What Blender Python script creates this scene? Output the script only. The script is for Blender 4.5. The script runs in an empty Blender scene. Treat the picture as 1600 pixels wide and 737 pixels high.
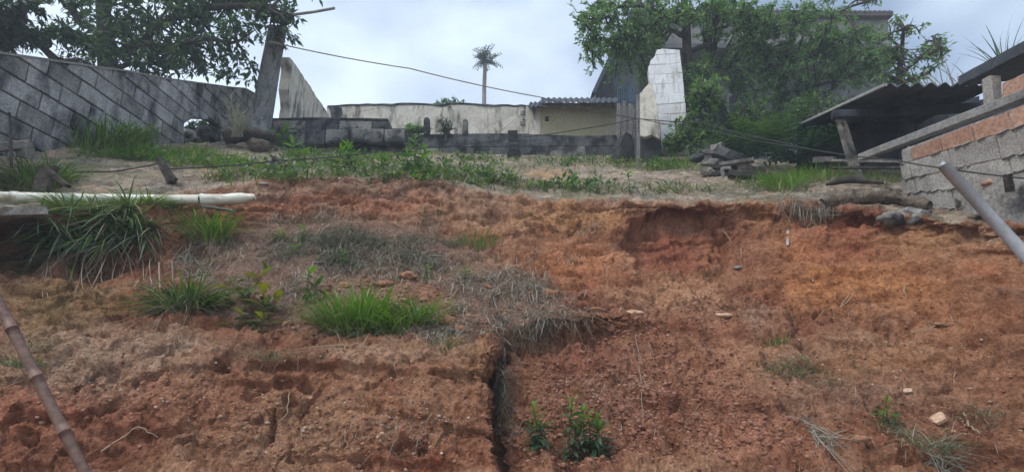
import bpy, math, random
import numpy as np
from mathutils import Vector, Matrix

random.seed(7)
rng = np.random.default_rng(11)
scene = bpy.context.scene
COL = scene.collection

# ------------------------------------------------------------------ camera
PITCH = math.radians(14.0)
EYE = 1.5
FPX, CX, CY = 800.0, 800.0, 368.5          # focal length and centre in photo pixels
cam_d = bpy.data.cameras.new('camera')
cam_d.sensor_width = 36.0
cam_d.lens = 18.0
cam_d.clip_start = 0.05
cam_d.clip_end = 3000.0
cam = bpy.data.objects.new('camera', cam_d)
cam.location = (0, 0, EYE)
cam.rotation_euler = (math.pi / 2 + PITCH, 0, 0)
COL.objects.link(cam)
scene.camera = cam

# ------------------------------------------------------------------ world / sun / exposure
SUN_EL, SUN_AZ = math.radians(54), math.radians(238)     # high, behind the camera to the left, veiled by cloud
world = bpy.data.worlds.new('World')
scene.world = world
world.use_nodes = True
wn, wl = world.node_tree.nodes, world.node_tree.links
wn.clear()
w_out = wn.new('ShaderNodeOutputWorld')
w_bg = wn.new('ShaderNodeBackground')
w_sky = wn.new('ShaderNodeTexSky')
w_sky.sky_type = 'NISHITA'
w_sky.sun_disc = False
w_sky.sun_elevation = SUN_EL
w_sky.sun_rotation = SUN_AZ
w_sky.air_density = 1.0
w_sky.dust_density = 2.0
w_tc = wn.new('ShaderNodeTexCoord')
w_map = wn.new('ShaderNodeMapping')
w_map.inputs['Scale'].default_value = (1.0, 1.0, 1.9)
w_map.inputs['Location'].default_value = (0.35, 0.1, 0.2)
w_no = wn.new('ShaderNodeTexNoise')
w_no.inputs['Scale'].default_value = 1.7
w_no.inputs['Detail'].default_value = 6
w_no.inputs['Roughness'].default_value = 0.45
w_rmp = wn.new('ShaderNodeValToRGB')
w_rmp.color_ramp.elements[0].position = 0.36
w_rmp.color_ramp.elements[0].color = (0.10, 0.10, 0.10, 1)
w_rmp.color_ramp.elements[1].position = 0.56
w_rmp.color_ramp.elements[1].color = (1, 1, 1, 1)
w_mix = wn.new('ShaderNodeMixRGB')
w_mix.inputs['Color2'].default_value = (6.5, 7.6, 8.9, 1)      # sunlit cloud veil
w_bg.inputs['Strength'].default_value = 0.1
wl.new(w_tc.outputs['Generated'], w_map.inputs['Vector'])
wl.new(w_map.outputs[0], w_no.inputs['Vector'])
wl.new(w_no.outputs['Fac'], w_rmp.inputs[0])
wl.new(w_rmp.outputs[0], w_mix.inputs['Fac'])
wl.new(w_sky.outputs[0], w_mix.inputs['Color1'])
wl.new(w_mix.outputs[0], w_bg.inputs['Color'])
wl.new(w_bg.outputs[0], w_out.inputs['Surface'])

sun_d = bpy.data.lights.new('sun', 'SUN')
sun_d.energy = 1.5
sun_d.angle = math.radians(13)
sun_d.color = (1.0, 0.96, 0.9)
sun = bpy.data.objects.new('sun', sun_d)
sdir = Vector((math.sin(SUN_AZ) * math.cos(SUN_EL), math.cos(SUN_AZ) * math.cos(SUN_EL), math.sin(SUN_EL)))
sun.rotation_euler = sdir.to_track_quat('Z', 'Y').to_euler()
sun.location = (0, -5, 20)
COL.objects.link(sun)

scene.view_settings.view_transform = 'Standard'
scene.view_settings.look = 'None'
scene.view_settings.gamma = 1.0
scene.view_settings.exposure = 0.84
scene.view_settings.use_curve_mapping = False
scene.render.engine = 'CYCLES'
scene.cycles.use_denoising = True
scene.cycles.max_bounces = 6
scene.cycles.diffuse_bounces = 3
scene.cycles.transparent_max_bounces = 6

# ------------------------------------------------------------------ geometry helpers
CP, SP = math.cos(PITCH), math.sin(PITCH)


def ray(px, row):
    a = (px - CX) / FPX
    b = (CY - row) / FPX
    return np.array([a, CP - b * SP, SP + b * CP])


def PD(px, row, D):
    """the point that far (metres along the view axis) in the direction of a photo pixel"""
    r = ray(px, row) * D
    return np.array([r[0], r[1], r[2] + EYE])


def PY(px, row, Y):
    r = ray(px, row)
    r = r * (Y / r[1])
    return np.array([r[0], r[1], r[2] + EYE])


def project(p):
    """pixel and axis depth of world points (N,3)"""
    p = np.atleast_2d(p)
    x = p[:, 0]; y = p[:, 1]; z = p[:, 2] - EYE
    D = y * CP + z * SP
    v = -y * SP + z * CP
    return CX + FPX * x / D, CY - FPX * v / D, D


def hash3(ix, iy, iz, seed):
    h = (ix.astype(np.uint32) * np.uint32(374761393) + iy.astype(np.uint32) * np.uint32(668265263)
         + iz.astype(np.uint32) * np.uint32(2246822519) + np.uint32((seed * 3266489917) & 0xffffffff))
    h = (h ^ (h >> np.uint32(13))) * np.uint32(1274126177)
    h = h ^ (h >> np.uint32(16))
    return (h & np.uint32(0xffffff)).astype(np.float32) / np.float32(0xffffff)


def vnoise(p, seed=0):
    """smooth value noise in [-1, 1]"""
    f = np.floor(p)
    i = f.astype(np.int64)
    t = (p - f).astype(np.float32)
    t = t * t * (3 - 2 * t)
    out = np.zeros(len(p), np.float32)
    for dx in (0, 1):
        wx = t[:, 0] if dx else 1 - t[:, 0]
        for dy in (0, 1):
            wy = t[:, 1] if dy else 1 - t[:, 1]
            for dz in (0, 1):
                wz = t[:, 2] if dz else 1 - t[:, 2]
                out += wx * wy * wz * hash3(i[:, 0] + dx, i[:, 1] + dy, i[:, 2] + dz, seed)
    return out * 2 - 1


def fbm(p, octaves=4, seed=0, gain=0.5, billow=False):
    out = np.zeros(len(p), np.float32)
    amp, tot = 1.0, 0.0
    q = np.array(p, np.float64)
    for o in range(octaves):
        n = vnoise(q + 17.3 * o, seed + o * 7)
        out += amp * (1 - 2 * np.abs(n) if billow else n)
        tot += amp
        amp *= gain
        q = q * 2.03
    return out / tot


def sstep(a, b, x):
    t = np.clip((x - a) / (b - a), 0, 1)
    return t * t * (3 - 2 * t)


# ------------------------------------------------------------------ object helpers
def empty(name, loc):
    o = bpy.data.objects.new(name, None)
    o.location = tuple(float(c) for c in loc)
    o.empty_display_size = 0.1
    COL.objects.link(o)
    return o


def tag(o, label=None, cat=None, group=None, kind=None):
    if label: o['label'] = label
    if cat: o['category'] = cat
    if group: o['group'] = group
    if kind: o['kind'] = kind
    elif cat in ('wall', 'slab', 'pillar', 'foundation', 'house'): o['kind'] = 'thing'
    return o


def thing(name, label, cat, loc, group=None):
    return tag(empty(name, loc), label, cat, group)


def root_loc(o):
    while o.parent is not None:
        o = o.parent
    return np.array(o.location)


def new_mesh(name, V, F, mat, smooth=False, cols=None):
    """V (N,3); F list of faces or an int array (M,4)/(M,3)"""
    me = bpy.data.meshes.new(name)
    V = np.asarray(V, np.float32)
    if isinstance(F, np.ndarray):
        k = F.shape[1]
        me.vertices.add(len(V))
        me.vertices.foreach_set('co', V.ravel())
        me.loops.add(F.size)
        me.loops.foreach_set('vertex_index', F.ravel().astype(np.int32))
        me.polygons.add(len(F))
        me.polygons.foreach_set('loop_start', (np.arange(len(F)) * k).astype(np.int32))
        me.polygons.foreach_set('loop_total', np.full(len(F), k, np.int32))
        me.update(calc_edges=True)
    else:
        me.from_pydata([tuple(float(c) for c in v) for v in V], [], [tuple(int(i) for i in f) for f in F])
    if smooth:
        me.polygons.foreach_set('use_smooth', np.ones(len(me.polygons), bool))
    if cols is not None:
        ca = me.color_attributes.new('Col', 'FLOAT_COLOR', 'POINT')
        c4 = np.ones((len(V), 4), np.float32)
        c4[:, :3] = cols
        ca.data.foreach_set('color', c4.ravel())
    if mat is not None:
        me.materials.append(mat)
    me.validate()
    me.update()
    return me


def mesh_obj(name, V, F, mat, parent=None, smooth=False, cols=None):
    """world-space vertices; the object sits at its base (top level) or in its thing's frame (part)"""
    V = np.asarray(V, float)
    if parent is None:
        loc = np.array([V[:, 0].mean(), V[:, 1].mean(), V[:, 2].min()])
    else:
        loc = root_loc(parent)
    me = new_mesh(name, V - loc, F, mat, smooth, cols)
    o = bpy.data.objects.new(name, me)
    COL.objects.link(o)
    if parent is None:
        o.location = tuple(loc)
    else:
        o.parent = parent
    return o


class MB:
    """collects shapes for ONE mesh"""
    def __init__(s):
        s.v, s.f, s.c, s.n = [], [], [], 0

    def add(s, V, F, col=None):
        V = np.asarray(V, float)
        s.v.append(V)
        s.f += [tuple(i + s.n for i in f) for f in F]
        s.c.append(np.tile(np.array(col if col is not None else (1, 1, 1), float), (len(V), 1)) if np.ndim(col) < 2 else col)
        s.n += len(V)
        return s

    def obj(s, name, mat, parent=None, smooth=False, colour=False):
        return mesh_obj(name, np.vstack(s.v), s.f, mat, parent, smooth, np.vstack(s.c) if colour else None)


BOXF = [(0, 3, 2, 1), (4, 5, 6, 7), (0, 1, 5, 4), (1, 2, 6, 5), (2, 3, 7, 6), (3, 0, 4, 7)]


def frame_from(d, up=(0, 0, 1)):
    d = np.array(d, float); d /= np.linalg.norm(d)
    up = np.array(up, float)
    if abs(d @ up) > 0.95:
        up = np.array([0, 1.0, 0])
    s = np.cross(d, up); s /= np.linalg.norm(s)
    u = np.cross(s, d)
    return d, s, u


def rough_beam(p0, p1, w, h, seg=6, jit=0.06, seed=0, up=(0, 0, 1), taper=1.0):
    """a weathered plank or beam: chamfered rectangular section, uneven along its length"""
    r = np.random.default_rng(seed)
    p0, p1 = np.array(p0, float), np.array(p1, float)
    d, s, u = frame_from(p1 - p0, up)
    ch = 0.18
    prof = [(-1 + ch, -1), (1 - ch, -1), (1, -1 + ch), (1, 1 - ch), (1 - ch, 1), (-1 + ch, 1), (-1, 1 - ch), (-1, -1 + ch)]
    V, F = [], []
    for i in range(seg + 1):
        t = i / seg
        c = p0 + (p1 - p0) * t
        k = 1 + (taper - 1) * t
        for a, b in prof:
            V.append(c + s * (a * w / 2 * k * (1 + r.uniform(-jit, jit))) + u * (b * h / 2 * k * (1 + r.uniform(-jit, jit))))
    for i in range(seg):
        for j in range(8):
            a, b = i * 8 + j, i * 8 + (j + 1) % 8
            F.append((a, b, b + 8, a + 8))
    F.append(tuple(range(7, -1, -1)))
    F.append(tuple(seg * 8 + j for j in range(8)))
    return np.array(V), F


def tube(pts, rad, sides=8, cap=True):
    pts = np.array(pts, float)
    n = len(pts)
    rad = np.broadcast_to(np.array(rad, float), (n,))
    V, F = [], []
    d0 = pts[1] - pts[0]
    _, s, u = frame_from(d0)
    for i in range(n):
        if 0 < i < n - 1: d = pts[i + 1] - pts[i - 1]
        elif i == 0: d = pts[1] - pts[0]
        else: d = pts[-1] - pts[-2]
        d = d / (np.linalg.norm(d) + 1e-9)
        s = s - d * (s @ d); s /= (np.linalg.norm(s) + 1e-9)
        u = np.cross(s, d)
        for j in range(sides):
            a = 2 * math.pi * j / sides
            V.append(pts[i] + (s * math.cos(a) + u * math.sin(a)) * rad[i])
    for i in range(n - 1):
        for j in range(sides):
            a, b = i * sides + j, i * sides + (j + 1) % sides
            F.append((a, b, b + sides, a + sides))
    if cap:
        F.append(tuple(range(sides)))
        F.append(tuple((n - 1) * sides + j for j in range(sides - 1, -1, -1)))
    return np.array(V), F


def bez(p0, p1, p2, n=8):
    t = np.linspace(0, 1, n)[:, None]
    return (1 - t) ** 2 * np.array(p0) + 2 * t * (1 - t) * np.array(p1) + t * t * np.array(p2)


def rock_mesh(seed, sub=1):
    """an irregular lump of unit radius (an icosphere pushed about)"""
    r = np.random.default_rng(seed)
    g = (1 + 5 ** .5) / 2
    V = [(-1, g, 0), (1, g, 0), (-1, -g, 0), (1, -g, 0), (0, -1, g), (0, 1, g), (0, -1, -g), (0, 1, -g), (g, 0, -1), (g, 0, 1), (-g, 0, -1), (-g, 0, 1)]
    F = [(0, 11, 5), (0, 5, 1), (0, 1, 7), (0, 7, 10), (0, 10, 11), (1, 5, 9), (5, 11, 4), (11, 10, 2), (10, 7, 6), (7, 1, 8),
         (3, 9, 4), (3, 4, 2), (3, 2, 6), (3, 6, 8), (3, 8, 9), (4, 9, 5), (2, 4, 11), (6, 2, 10), (8, 6, 7), (9, 8, 1)]
    V = [np.array(v, float) / np.linalg.norm(v) for v in V]
    for _ in range(sub):
        mid = {}
        NF = []
        def m(a, b):
            k = (min(a, b), max(a, b))
            if k not in mid:
                w = V[a] + V[b]
                V.append(w / np.linalg.norm(w))
                mid[k] = len(V) - 1
            return mid[k]
        for a, b, c in F:
            x, y, z = m(a, b), m(b, c), m(c, a)
            NF += [(a, x, z), (b, y, x), (c, z, y), (x, y, z)]
        F = NF
    V = np.array(V)
    n = vnoise(V * 1.3 + r.uniform(0, 50, 3), seed) * 0.35 + vnoise(V * 3.1 + r.uniform(0, 50, 3), seed + 3) * 0.18
    return V * (1 + n)[:, None], F


# ------------------------------------------------------------------ materials
def mat_new(name):
    m = bpy.data.materials.new(name)
    m.use_nodes = True
    nt = m.node_tree
    bs = nt.nodes['Principled BSDF']
    return m, nt.nodes, nt.links, bs


def noise_node(N, L, scale, detail=5, rough=0.55, coord='Object', stretch=None):
    tc = N.new('ShaderNodeTexCoord')
    no = N.new('ShaderNodeTexNoise')
    no.inputs['Scale'].default_value = scale
    no.inputs['Detail'].default_value = detail
    no.inputs['Roughness'].default_value = rough
    if stretch:
        mp = N.new('ShaderNodeMapping')
        mp.inputs['Scale'].default_value = stretch
        L.new(tc.outputs[coord], mp.inputs['Vector'])
        L.new(mp.outputs[0], no.inputs['Vector'])
    else:
        L.new(tc.outputs[coord], no.inputs['Vector'])
    return no


def ramp(N, L, src, stops):
    r = N.new('ShaderNodeValToRGB')
    e = r.color_ramp.elements
    while len(e) < len(stops):
        e.new(0.5)
    for el, (p, c) in zip(e, stops):
        el.position = p
        el.color = (c[0], c[1], c[2], 1)
    L.new(src, r.inputs[0])
    return r


def mixc(N, L, a, b, fac, mode='MIX'):
    m = N.new('ShaderNodeMixRGB')
    m.blend_type = mode
    for sock, v in (('Color1', a), ('Color2', b), ('Fac', fac)):
        if hasattr(v, 'links') or hasattr(v, 'is_linked'):
            L.new(v, m.inputs[sock])
        elif isinstance(v, (int, float)):
            m.inputs[sock].default_value = v
        else:
            m.inputs[sock].default_value = (v[0], v[1], v[2], 1)
    return m.outputs[0]


def bump(N, L, bs, height, strength=0.4, dist=0.02):
    b = N.new('ShaderNodeBump')
    b.inputs['Strength'].default_value = strength
    b.inputs['Distance'].default_value = dist
    L.new(height, b.inputs['Height'])
    L.new(b.outputs[0], bs.inputs['Normal'])


def mat_rough(name, c1, c2, scale=6, rough=0.9, dirt=None, dirt_at=(0.5, 0.66), dirt_scale=3.0, streak=None, vary=0.0,
              bump_s=0.4, bump_d=0.01, grain=45, spec=0.2, metallic=0.0, gc=1.0):
    """weathered surface: two tones by noise, stains (streaked downwards if asked), fine relief"""
    m, N, L, bs = mat_new(name)
    n1 = noise_node(N, L, scale)
    col = ramp(N, L, n1.outputs['Fac'], [(0.32, c1), (0.68, c2)]).outputs[0]
    if dirt is not None:
        n2 = noise_node(N, L, dirt_scale, 7, 0.62, stretch=streak)
        f = ramp(N, L, n2.outputs['Fac'], [(dirt_at[0], (0, 0, 0)), (dirt_at[1], (1, 1, 1))]).outputs[0]
        col = mixc(N, L, col, dirt, f)
    if vary:
        oi = N.new('ShaderNodeObjectInfo')
        hs = N.new('ShaderNodeHueSaturation')
        mr = N.new('ShaderNodeMapRange')
        mr.inputs['To Min'].default_value = 1 - vary
        mr.inputs['To Max'].default_value = 1 + vary
        L.new(oi.outputs['Random'], mr.inputs['Value'])
        L.new(mr.outputs[0], hs.inputs['Value'])
        L.new(col, hs.inputs['Color'])
        col = hs.outputs[0]
    n3 = noise_node(N, L, grain, 4, 0.6)
    g = ramp(N, L, n3.outputs['Fac'], [(0.38, (0.70, 0.70, 0.70)), (0.62, (1.16, 1.16, 1.16))]).outputs[0]
    col = mixc(N, L, col, g, gc, 'MULTIPLY')
    L.new(col, bs.inputs['Base Color'])
    bs.inputs['Roughness'].default_value = rough
    bs.inputs['Specular IOR Level'].default_value = spec
    bs.inputs['Metallic'].default_value = metallic
    bump(N, L, bs, n3.outputs['Fac'], bump_s, bump_d)
    return m


def mat_leaf(name, trans=0.25, gloss=0.45, tint=(1, 1, 1)):
    """leaf or blade: its own colour comes from the mesh's Col attribute"""
    m, N, L, bs = mat_new(name)
    at = N.new('ShaderNodeAttribute')
    at.attribute_name = 'Col'
    c = mixc(N, L, at.outputs['Color'], tint, 1.0, 'MULTIPLY')
    L.new(c, bs.inputs['Base Color'])
    bs.inputs['Roughness'].default_value = gloss
    bs.inputs['Specular IOR Level'].default_value = 0.35
    tr = N.new('ShaderNodeBsdfTranslucent')
    tc = mixc(N, L, c, (1.1, 1.25, 0.5), 1.0, 'MULTIPLY')
    L.new(tc, tr.inputs['Color'])
    mx = N.new('ShaderNodeMixShader')
    mx.inputs[0].default_value = trans
    L.new(bs.outputs[0], mx.inputs[1])
    L.new(tr.outputs[0], mx.inputs[2])
    L.new(mx.outputs[0], N['Material Output'].inputs['Surface'])
    return m


M = {}
M['block'] = mat_rough('concrete_block', (0.22, 0.222, 0.228), (0.36, 0.355, 0.35), 5, dirt=(0.045, 0.048, 0.055), dirt_at=(0.47, 0.64), dirt_scale=1.9, streak=(1.6, 1.6, 0.9), vary=0.34, bump_s=0.6)
M['mortar'] = mat_rough('old_mortar', (0.07, 0.07, 0.073), (0.15, 0.147, 0.14), 9, dirt=(0.04, 0.04, 0.042))
M['pole'] = mat_rough('pole_concrete', (0.17, 0.175, 0.18), (0.27, 0.275, 0.28), 5, dirt=(0.09, 0.095, 0.10), dirt_scale=3, streak=(4, 4, 0.5))
M['plaster'] = mat_rough('stained_cream_plaster', (0.47, 0.44, 0.37), (0.62, 0.59, 0.52), 3.5, dirt=(0.13, 0.12, 0.105), dirt_at=(0.50, 0.66), dirt_scale=2.2, streak=(2.4, 2.4, 0.6), grain=22, gc=.5)
M['mould'] = mat_rough('mouldy_concrete', (0.045, 0.048, 0.053), (0.13, 0.132, 0.132), 6, dirt=(0.018, 0.02, 0.023), dirt_at=(0.45, 0.6), dirt_scale=3.6, vary=0.2)
M['black_mould'] = mat_rough('black_mouldy_concrete', (0.018, 0.02, 0.022), (0.06, 0.06, 0.06), 7, dirt=(0.13, 0.125, 0.115), dirt_at=(0.60, 0.70), dirt_scale=6, bump_s=0.8)
M['mould_pale'] = mat_rough('pale_mouldy_concrete', (0.20, 0.195, 0.18), (0.36, 0.345, 0.31), 5, dirt=(0.045, 0.047, 0.052), dirt_at=(0.44, 0.57), dirt_scale=2.6, vary=0.2)
M['yellow'] = mat_rough('pale_yellow_render', (0.40, 0.36, 0.22), (0.47, 0.43, 0.29), 2.0, dirt=(0.48, 0.46, 0.40), dirt_at=(0.52, 0.62), dirt_scale=1.2)
M['whiteblock'] = mat_rough('white_painted_block', (0.66, 0.67, 0.68), (0.76, 0.77, 0.78), 3, dirt=(0.36, 0.34, 0.30), dirt_at=(0.52, 0.68), dirt_scale=3.2, streak=(2, 2, .6), vary=0.06, bump_s=0.12, grain=25, gc=.3)
M['whitejoint'] = mat_rough('white_painted_joint', (0.58, 0.59, 0.60), (0.66, 0.66, 0.66), 5)
M['fibre'] = mat_rough('fibre_cement', (0.058, 0.066, 0.082), (0.10, 0.11, 0.13), 5, dirt=(0.045, 0.048, 0.05), dirt_scale=2.5)  # under-roof shade is put into this dark sheet colour
M['fibre_edge'] = mat_rough('fibre_cement_pale', (0.28, 0.28, 0.28), (0.38, 0.37, 0.35), 7)  # paler copy, carries the light on the roof edge; also chips and peg
M['tin_blue'] = mat_rough('faded_blue_sheet', (0.12, 0.22, 0.33), (0.20, 0.31, 0.42), 5, rough=0.6, dirt=(0.22, 0.20, 0.18), dirt_scale=3, streak=(3, 3, 0.4))
M['tin_grey'] = mat_rough('weathered_grey_sheet', (0.32, 0.31, 0.30), (0.48, 0.46, 0.43), 5, rough=0.7, dirt=(0.12, 0.09, 0.07), dirt_scale=3, streak=(4, 4, 0.4))
M['clay'] = mat_rough('clay_brick', (0.34, 0.185, 0.125), (0.43, 0.265, 0.195), 6, dirt=(0.30, 0.22, 0.17), dirt_at=(0.55, 0.72), vary=0.2)
M['cblock'] = mat_rough('bare_concrete_block', (0.25, 0.235, 0.215), (0.36, 0.34, 0.31), 8, dirt=(0.17, 0.155, 0.135), dirt_at=(0.52, 0.75), vary=0.15, bump_s=0.7, grain=70)
M['cmortar'] = mat_rough('pale_mortar', (0.27, 0.25, 0.22), (0.40, 0.37, 0.33), 14, dirt=(0.12, 0.10, 0.085), bump_s=0.8)
M['beam'] = mat_rough('cast_concrete', (0.20, 0.20, 0.195), (0.30, 0.29, 0.275), 6, dirt=(0.12, 0.115, 0.105))
M['wood'] = mat_rough('grey_weathered_wood', (0.13, 0.12, 0.11), (0.25, 0.235, 0.215), 7, dirt=(0.05, 0.045, 0.04), dirt_scale=6)
M['darkwood'] = mat_rough('dark_rotten_wood', (0.028, 0.024, 0.021), (0.085, 0.073, 0.062), 8, dirt=(0.17, 0.15, 0.125), dirt_at=(0.60, 0.72), dirt_scale=9, bump_s=0.9, bump_d=0.02)
M['log'] = mat_rough('muddy_log', (0.10, 0.08, 0.062), (0.22, 0.175, 0.135), 9, dirt=(0.05, 0.038, 0.03), dirt_scale=5, streak=(1, 5, 5), bump_s=0.9, bump_d=0.02)
M['pvc'] = mat_rough('dirty_white_pvc', (0.62, 0.60, 0.50), (0.72, 0.71, 0.63), 5, rough=0.45, dirt=(0.33, 0.27, 0.17), dirt_at=(0.50, 0.68), dirt_scale=4, streak=(0.8, 3, 3), bump_s=0.02, spec=0.4, gc=.25)
M['pvc_grey'] = mat_rough('grey_pole_paint', (0.30, 0.32, 0.345), (0.40, 0.42, 0.445), 5, rough=0.5, dirt=(0.17, 0.16, 0.145), dirt_at=(0.52, 0.68), bump_s=0.02, spec=0.4, gc=.3)
M['bamboo'] = mat_rough('dry_bamboo', (0.11, 0.058, 0.042), (0.21, 0.13, 0.10), 5, rough=0.55, dirt=(0.33, 0.27, 0.22), dirt_at=(0.60, 0.72), dirt_scale=7, bump_s=0.15, spec=0.35)
M['wire'] = mat_rough('cable_black', (0.03, 0.03, 0.03), (0.05, 0.05, 0.05), 5, rough=0.6)
M['wire_tan'] = mat_rough('faded_tan_cable', (0.26, 0.19, 0.13), (0.34, 0.26, 0.19), 5, rough=0.7)
M['steel'] = mat_rough('dull_steel', (0.28, 0.27, 0.26), (0.38, 0.37, 0.35), 8, rough=0.55, dirt=(0.16, 0.12, 0.09), metallic=0.2)
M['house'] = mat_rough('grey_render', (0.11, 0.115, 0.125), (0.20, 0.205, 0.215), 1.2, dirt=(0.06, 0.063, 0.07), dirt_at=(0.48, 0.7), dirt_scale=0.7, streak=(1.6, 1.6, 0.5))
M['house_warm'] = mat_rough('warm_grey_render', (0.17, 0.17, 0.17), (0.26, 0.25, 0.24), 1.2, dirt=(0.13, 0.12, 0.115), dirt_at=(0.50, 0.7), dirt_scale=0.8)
M['tile'] = mat_rough('old_roof_tile', (0.085, 0.08, 0.075), (0.14, 0.13, 0.12), 4, dirt=(0.07, 0.07, 0.065))
M['opening_shade'] = mat_rough('dark_opening', (0.012, 0.013, 0.016), (0.022, 0.023, 0.027), 3, rough=0.35)  # flat dark fill painting the shade inside windows, doorway and holes
M['shed_dark'] = mat_rough('shade_dark_boards', (0.028, 0.032, 0.043), (0.06, 0.066, 0.08), 4, dirt=(0.012, 0.012, 0.014), vary=0.3)  # interior shade of the open shed is put into this dark colour
M['bark'] = mat_rough('bark', (0.045, 0.038, 0.033), (0.10, 0.088, 0.078), 9, bump_s=0.9, bump_d=0.02)
M['palmbark'] = mat_rough('palm_trunk', (0.20, 0.185, 0.165), (0.30, 0.28, 0.255), 3, bump_s=0.3)
M['leaf'] = mat_leaf('leaf', 0.48, 0.42)
M['grass'] = mat_leaf('grass_blade', 0.30, 0.5)
M['straw'] = mat_leaf('dry_straw', 0.12, 0.85)
M['rock'] = mat_rough('stone', (0.22, 0.20, 0.175), (0.34, 0.31, 0.275), 9, dirt=(0.10, 0.085, 0.07), bump_s=0.8)
M['clod'] = mat_rough('earth_clod', (0.26, 0.125, 0.07), (0.40, 0.215, 0.125), 10, dirt=(0.17, 0.08, 0.05), bump_s=1.0, bump_d=0.02, vary=0.2)
M['shard'] = mat_rough('pale_clay_shard', (0.50, 0.33, 0.22), (0.60, 0.43, 0.31), 8, dirt=(0.33, 0.19, 0.12))
M['ground'] = mat_rough('bare_earth', (0.20, 0.12, 0.08), (0.30, 0.20, 0.14), 1.5, dirt=(0.10, 0.12, 0.05), dirt_scale=0.4)

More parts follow.
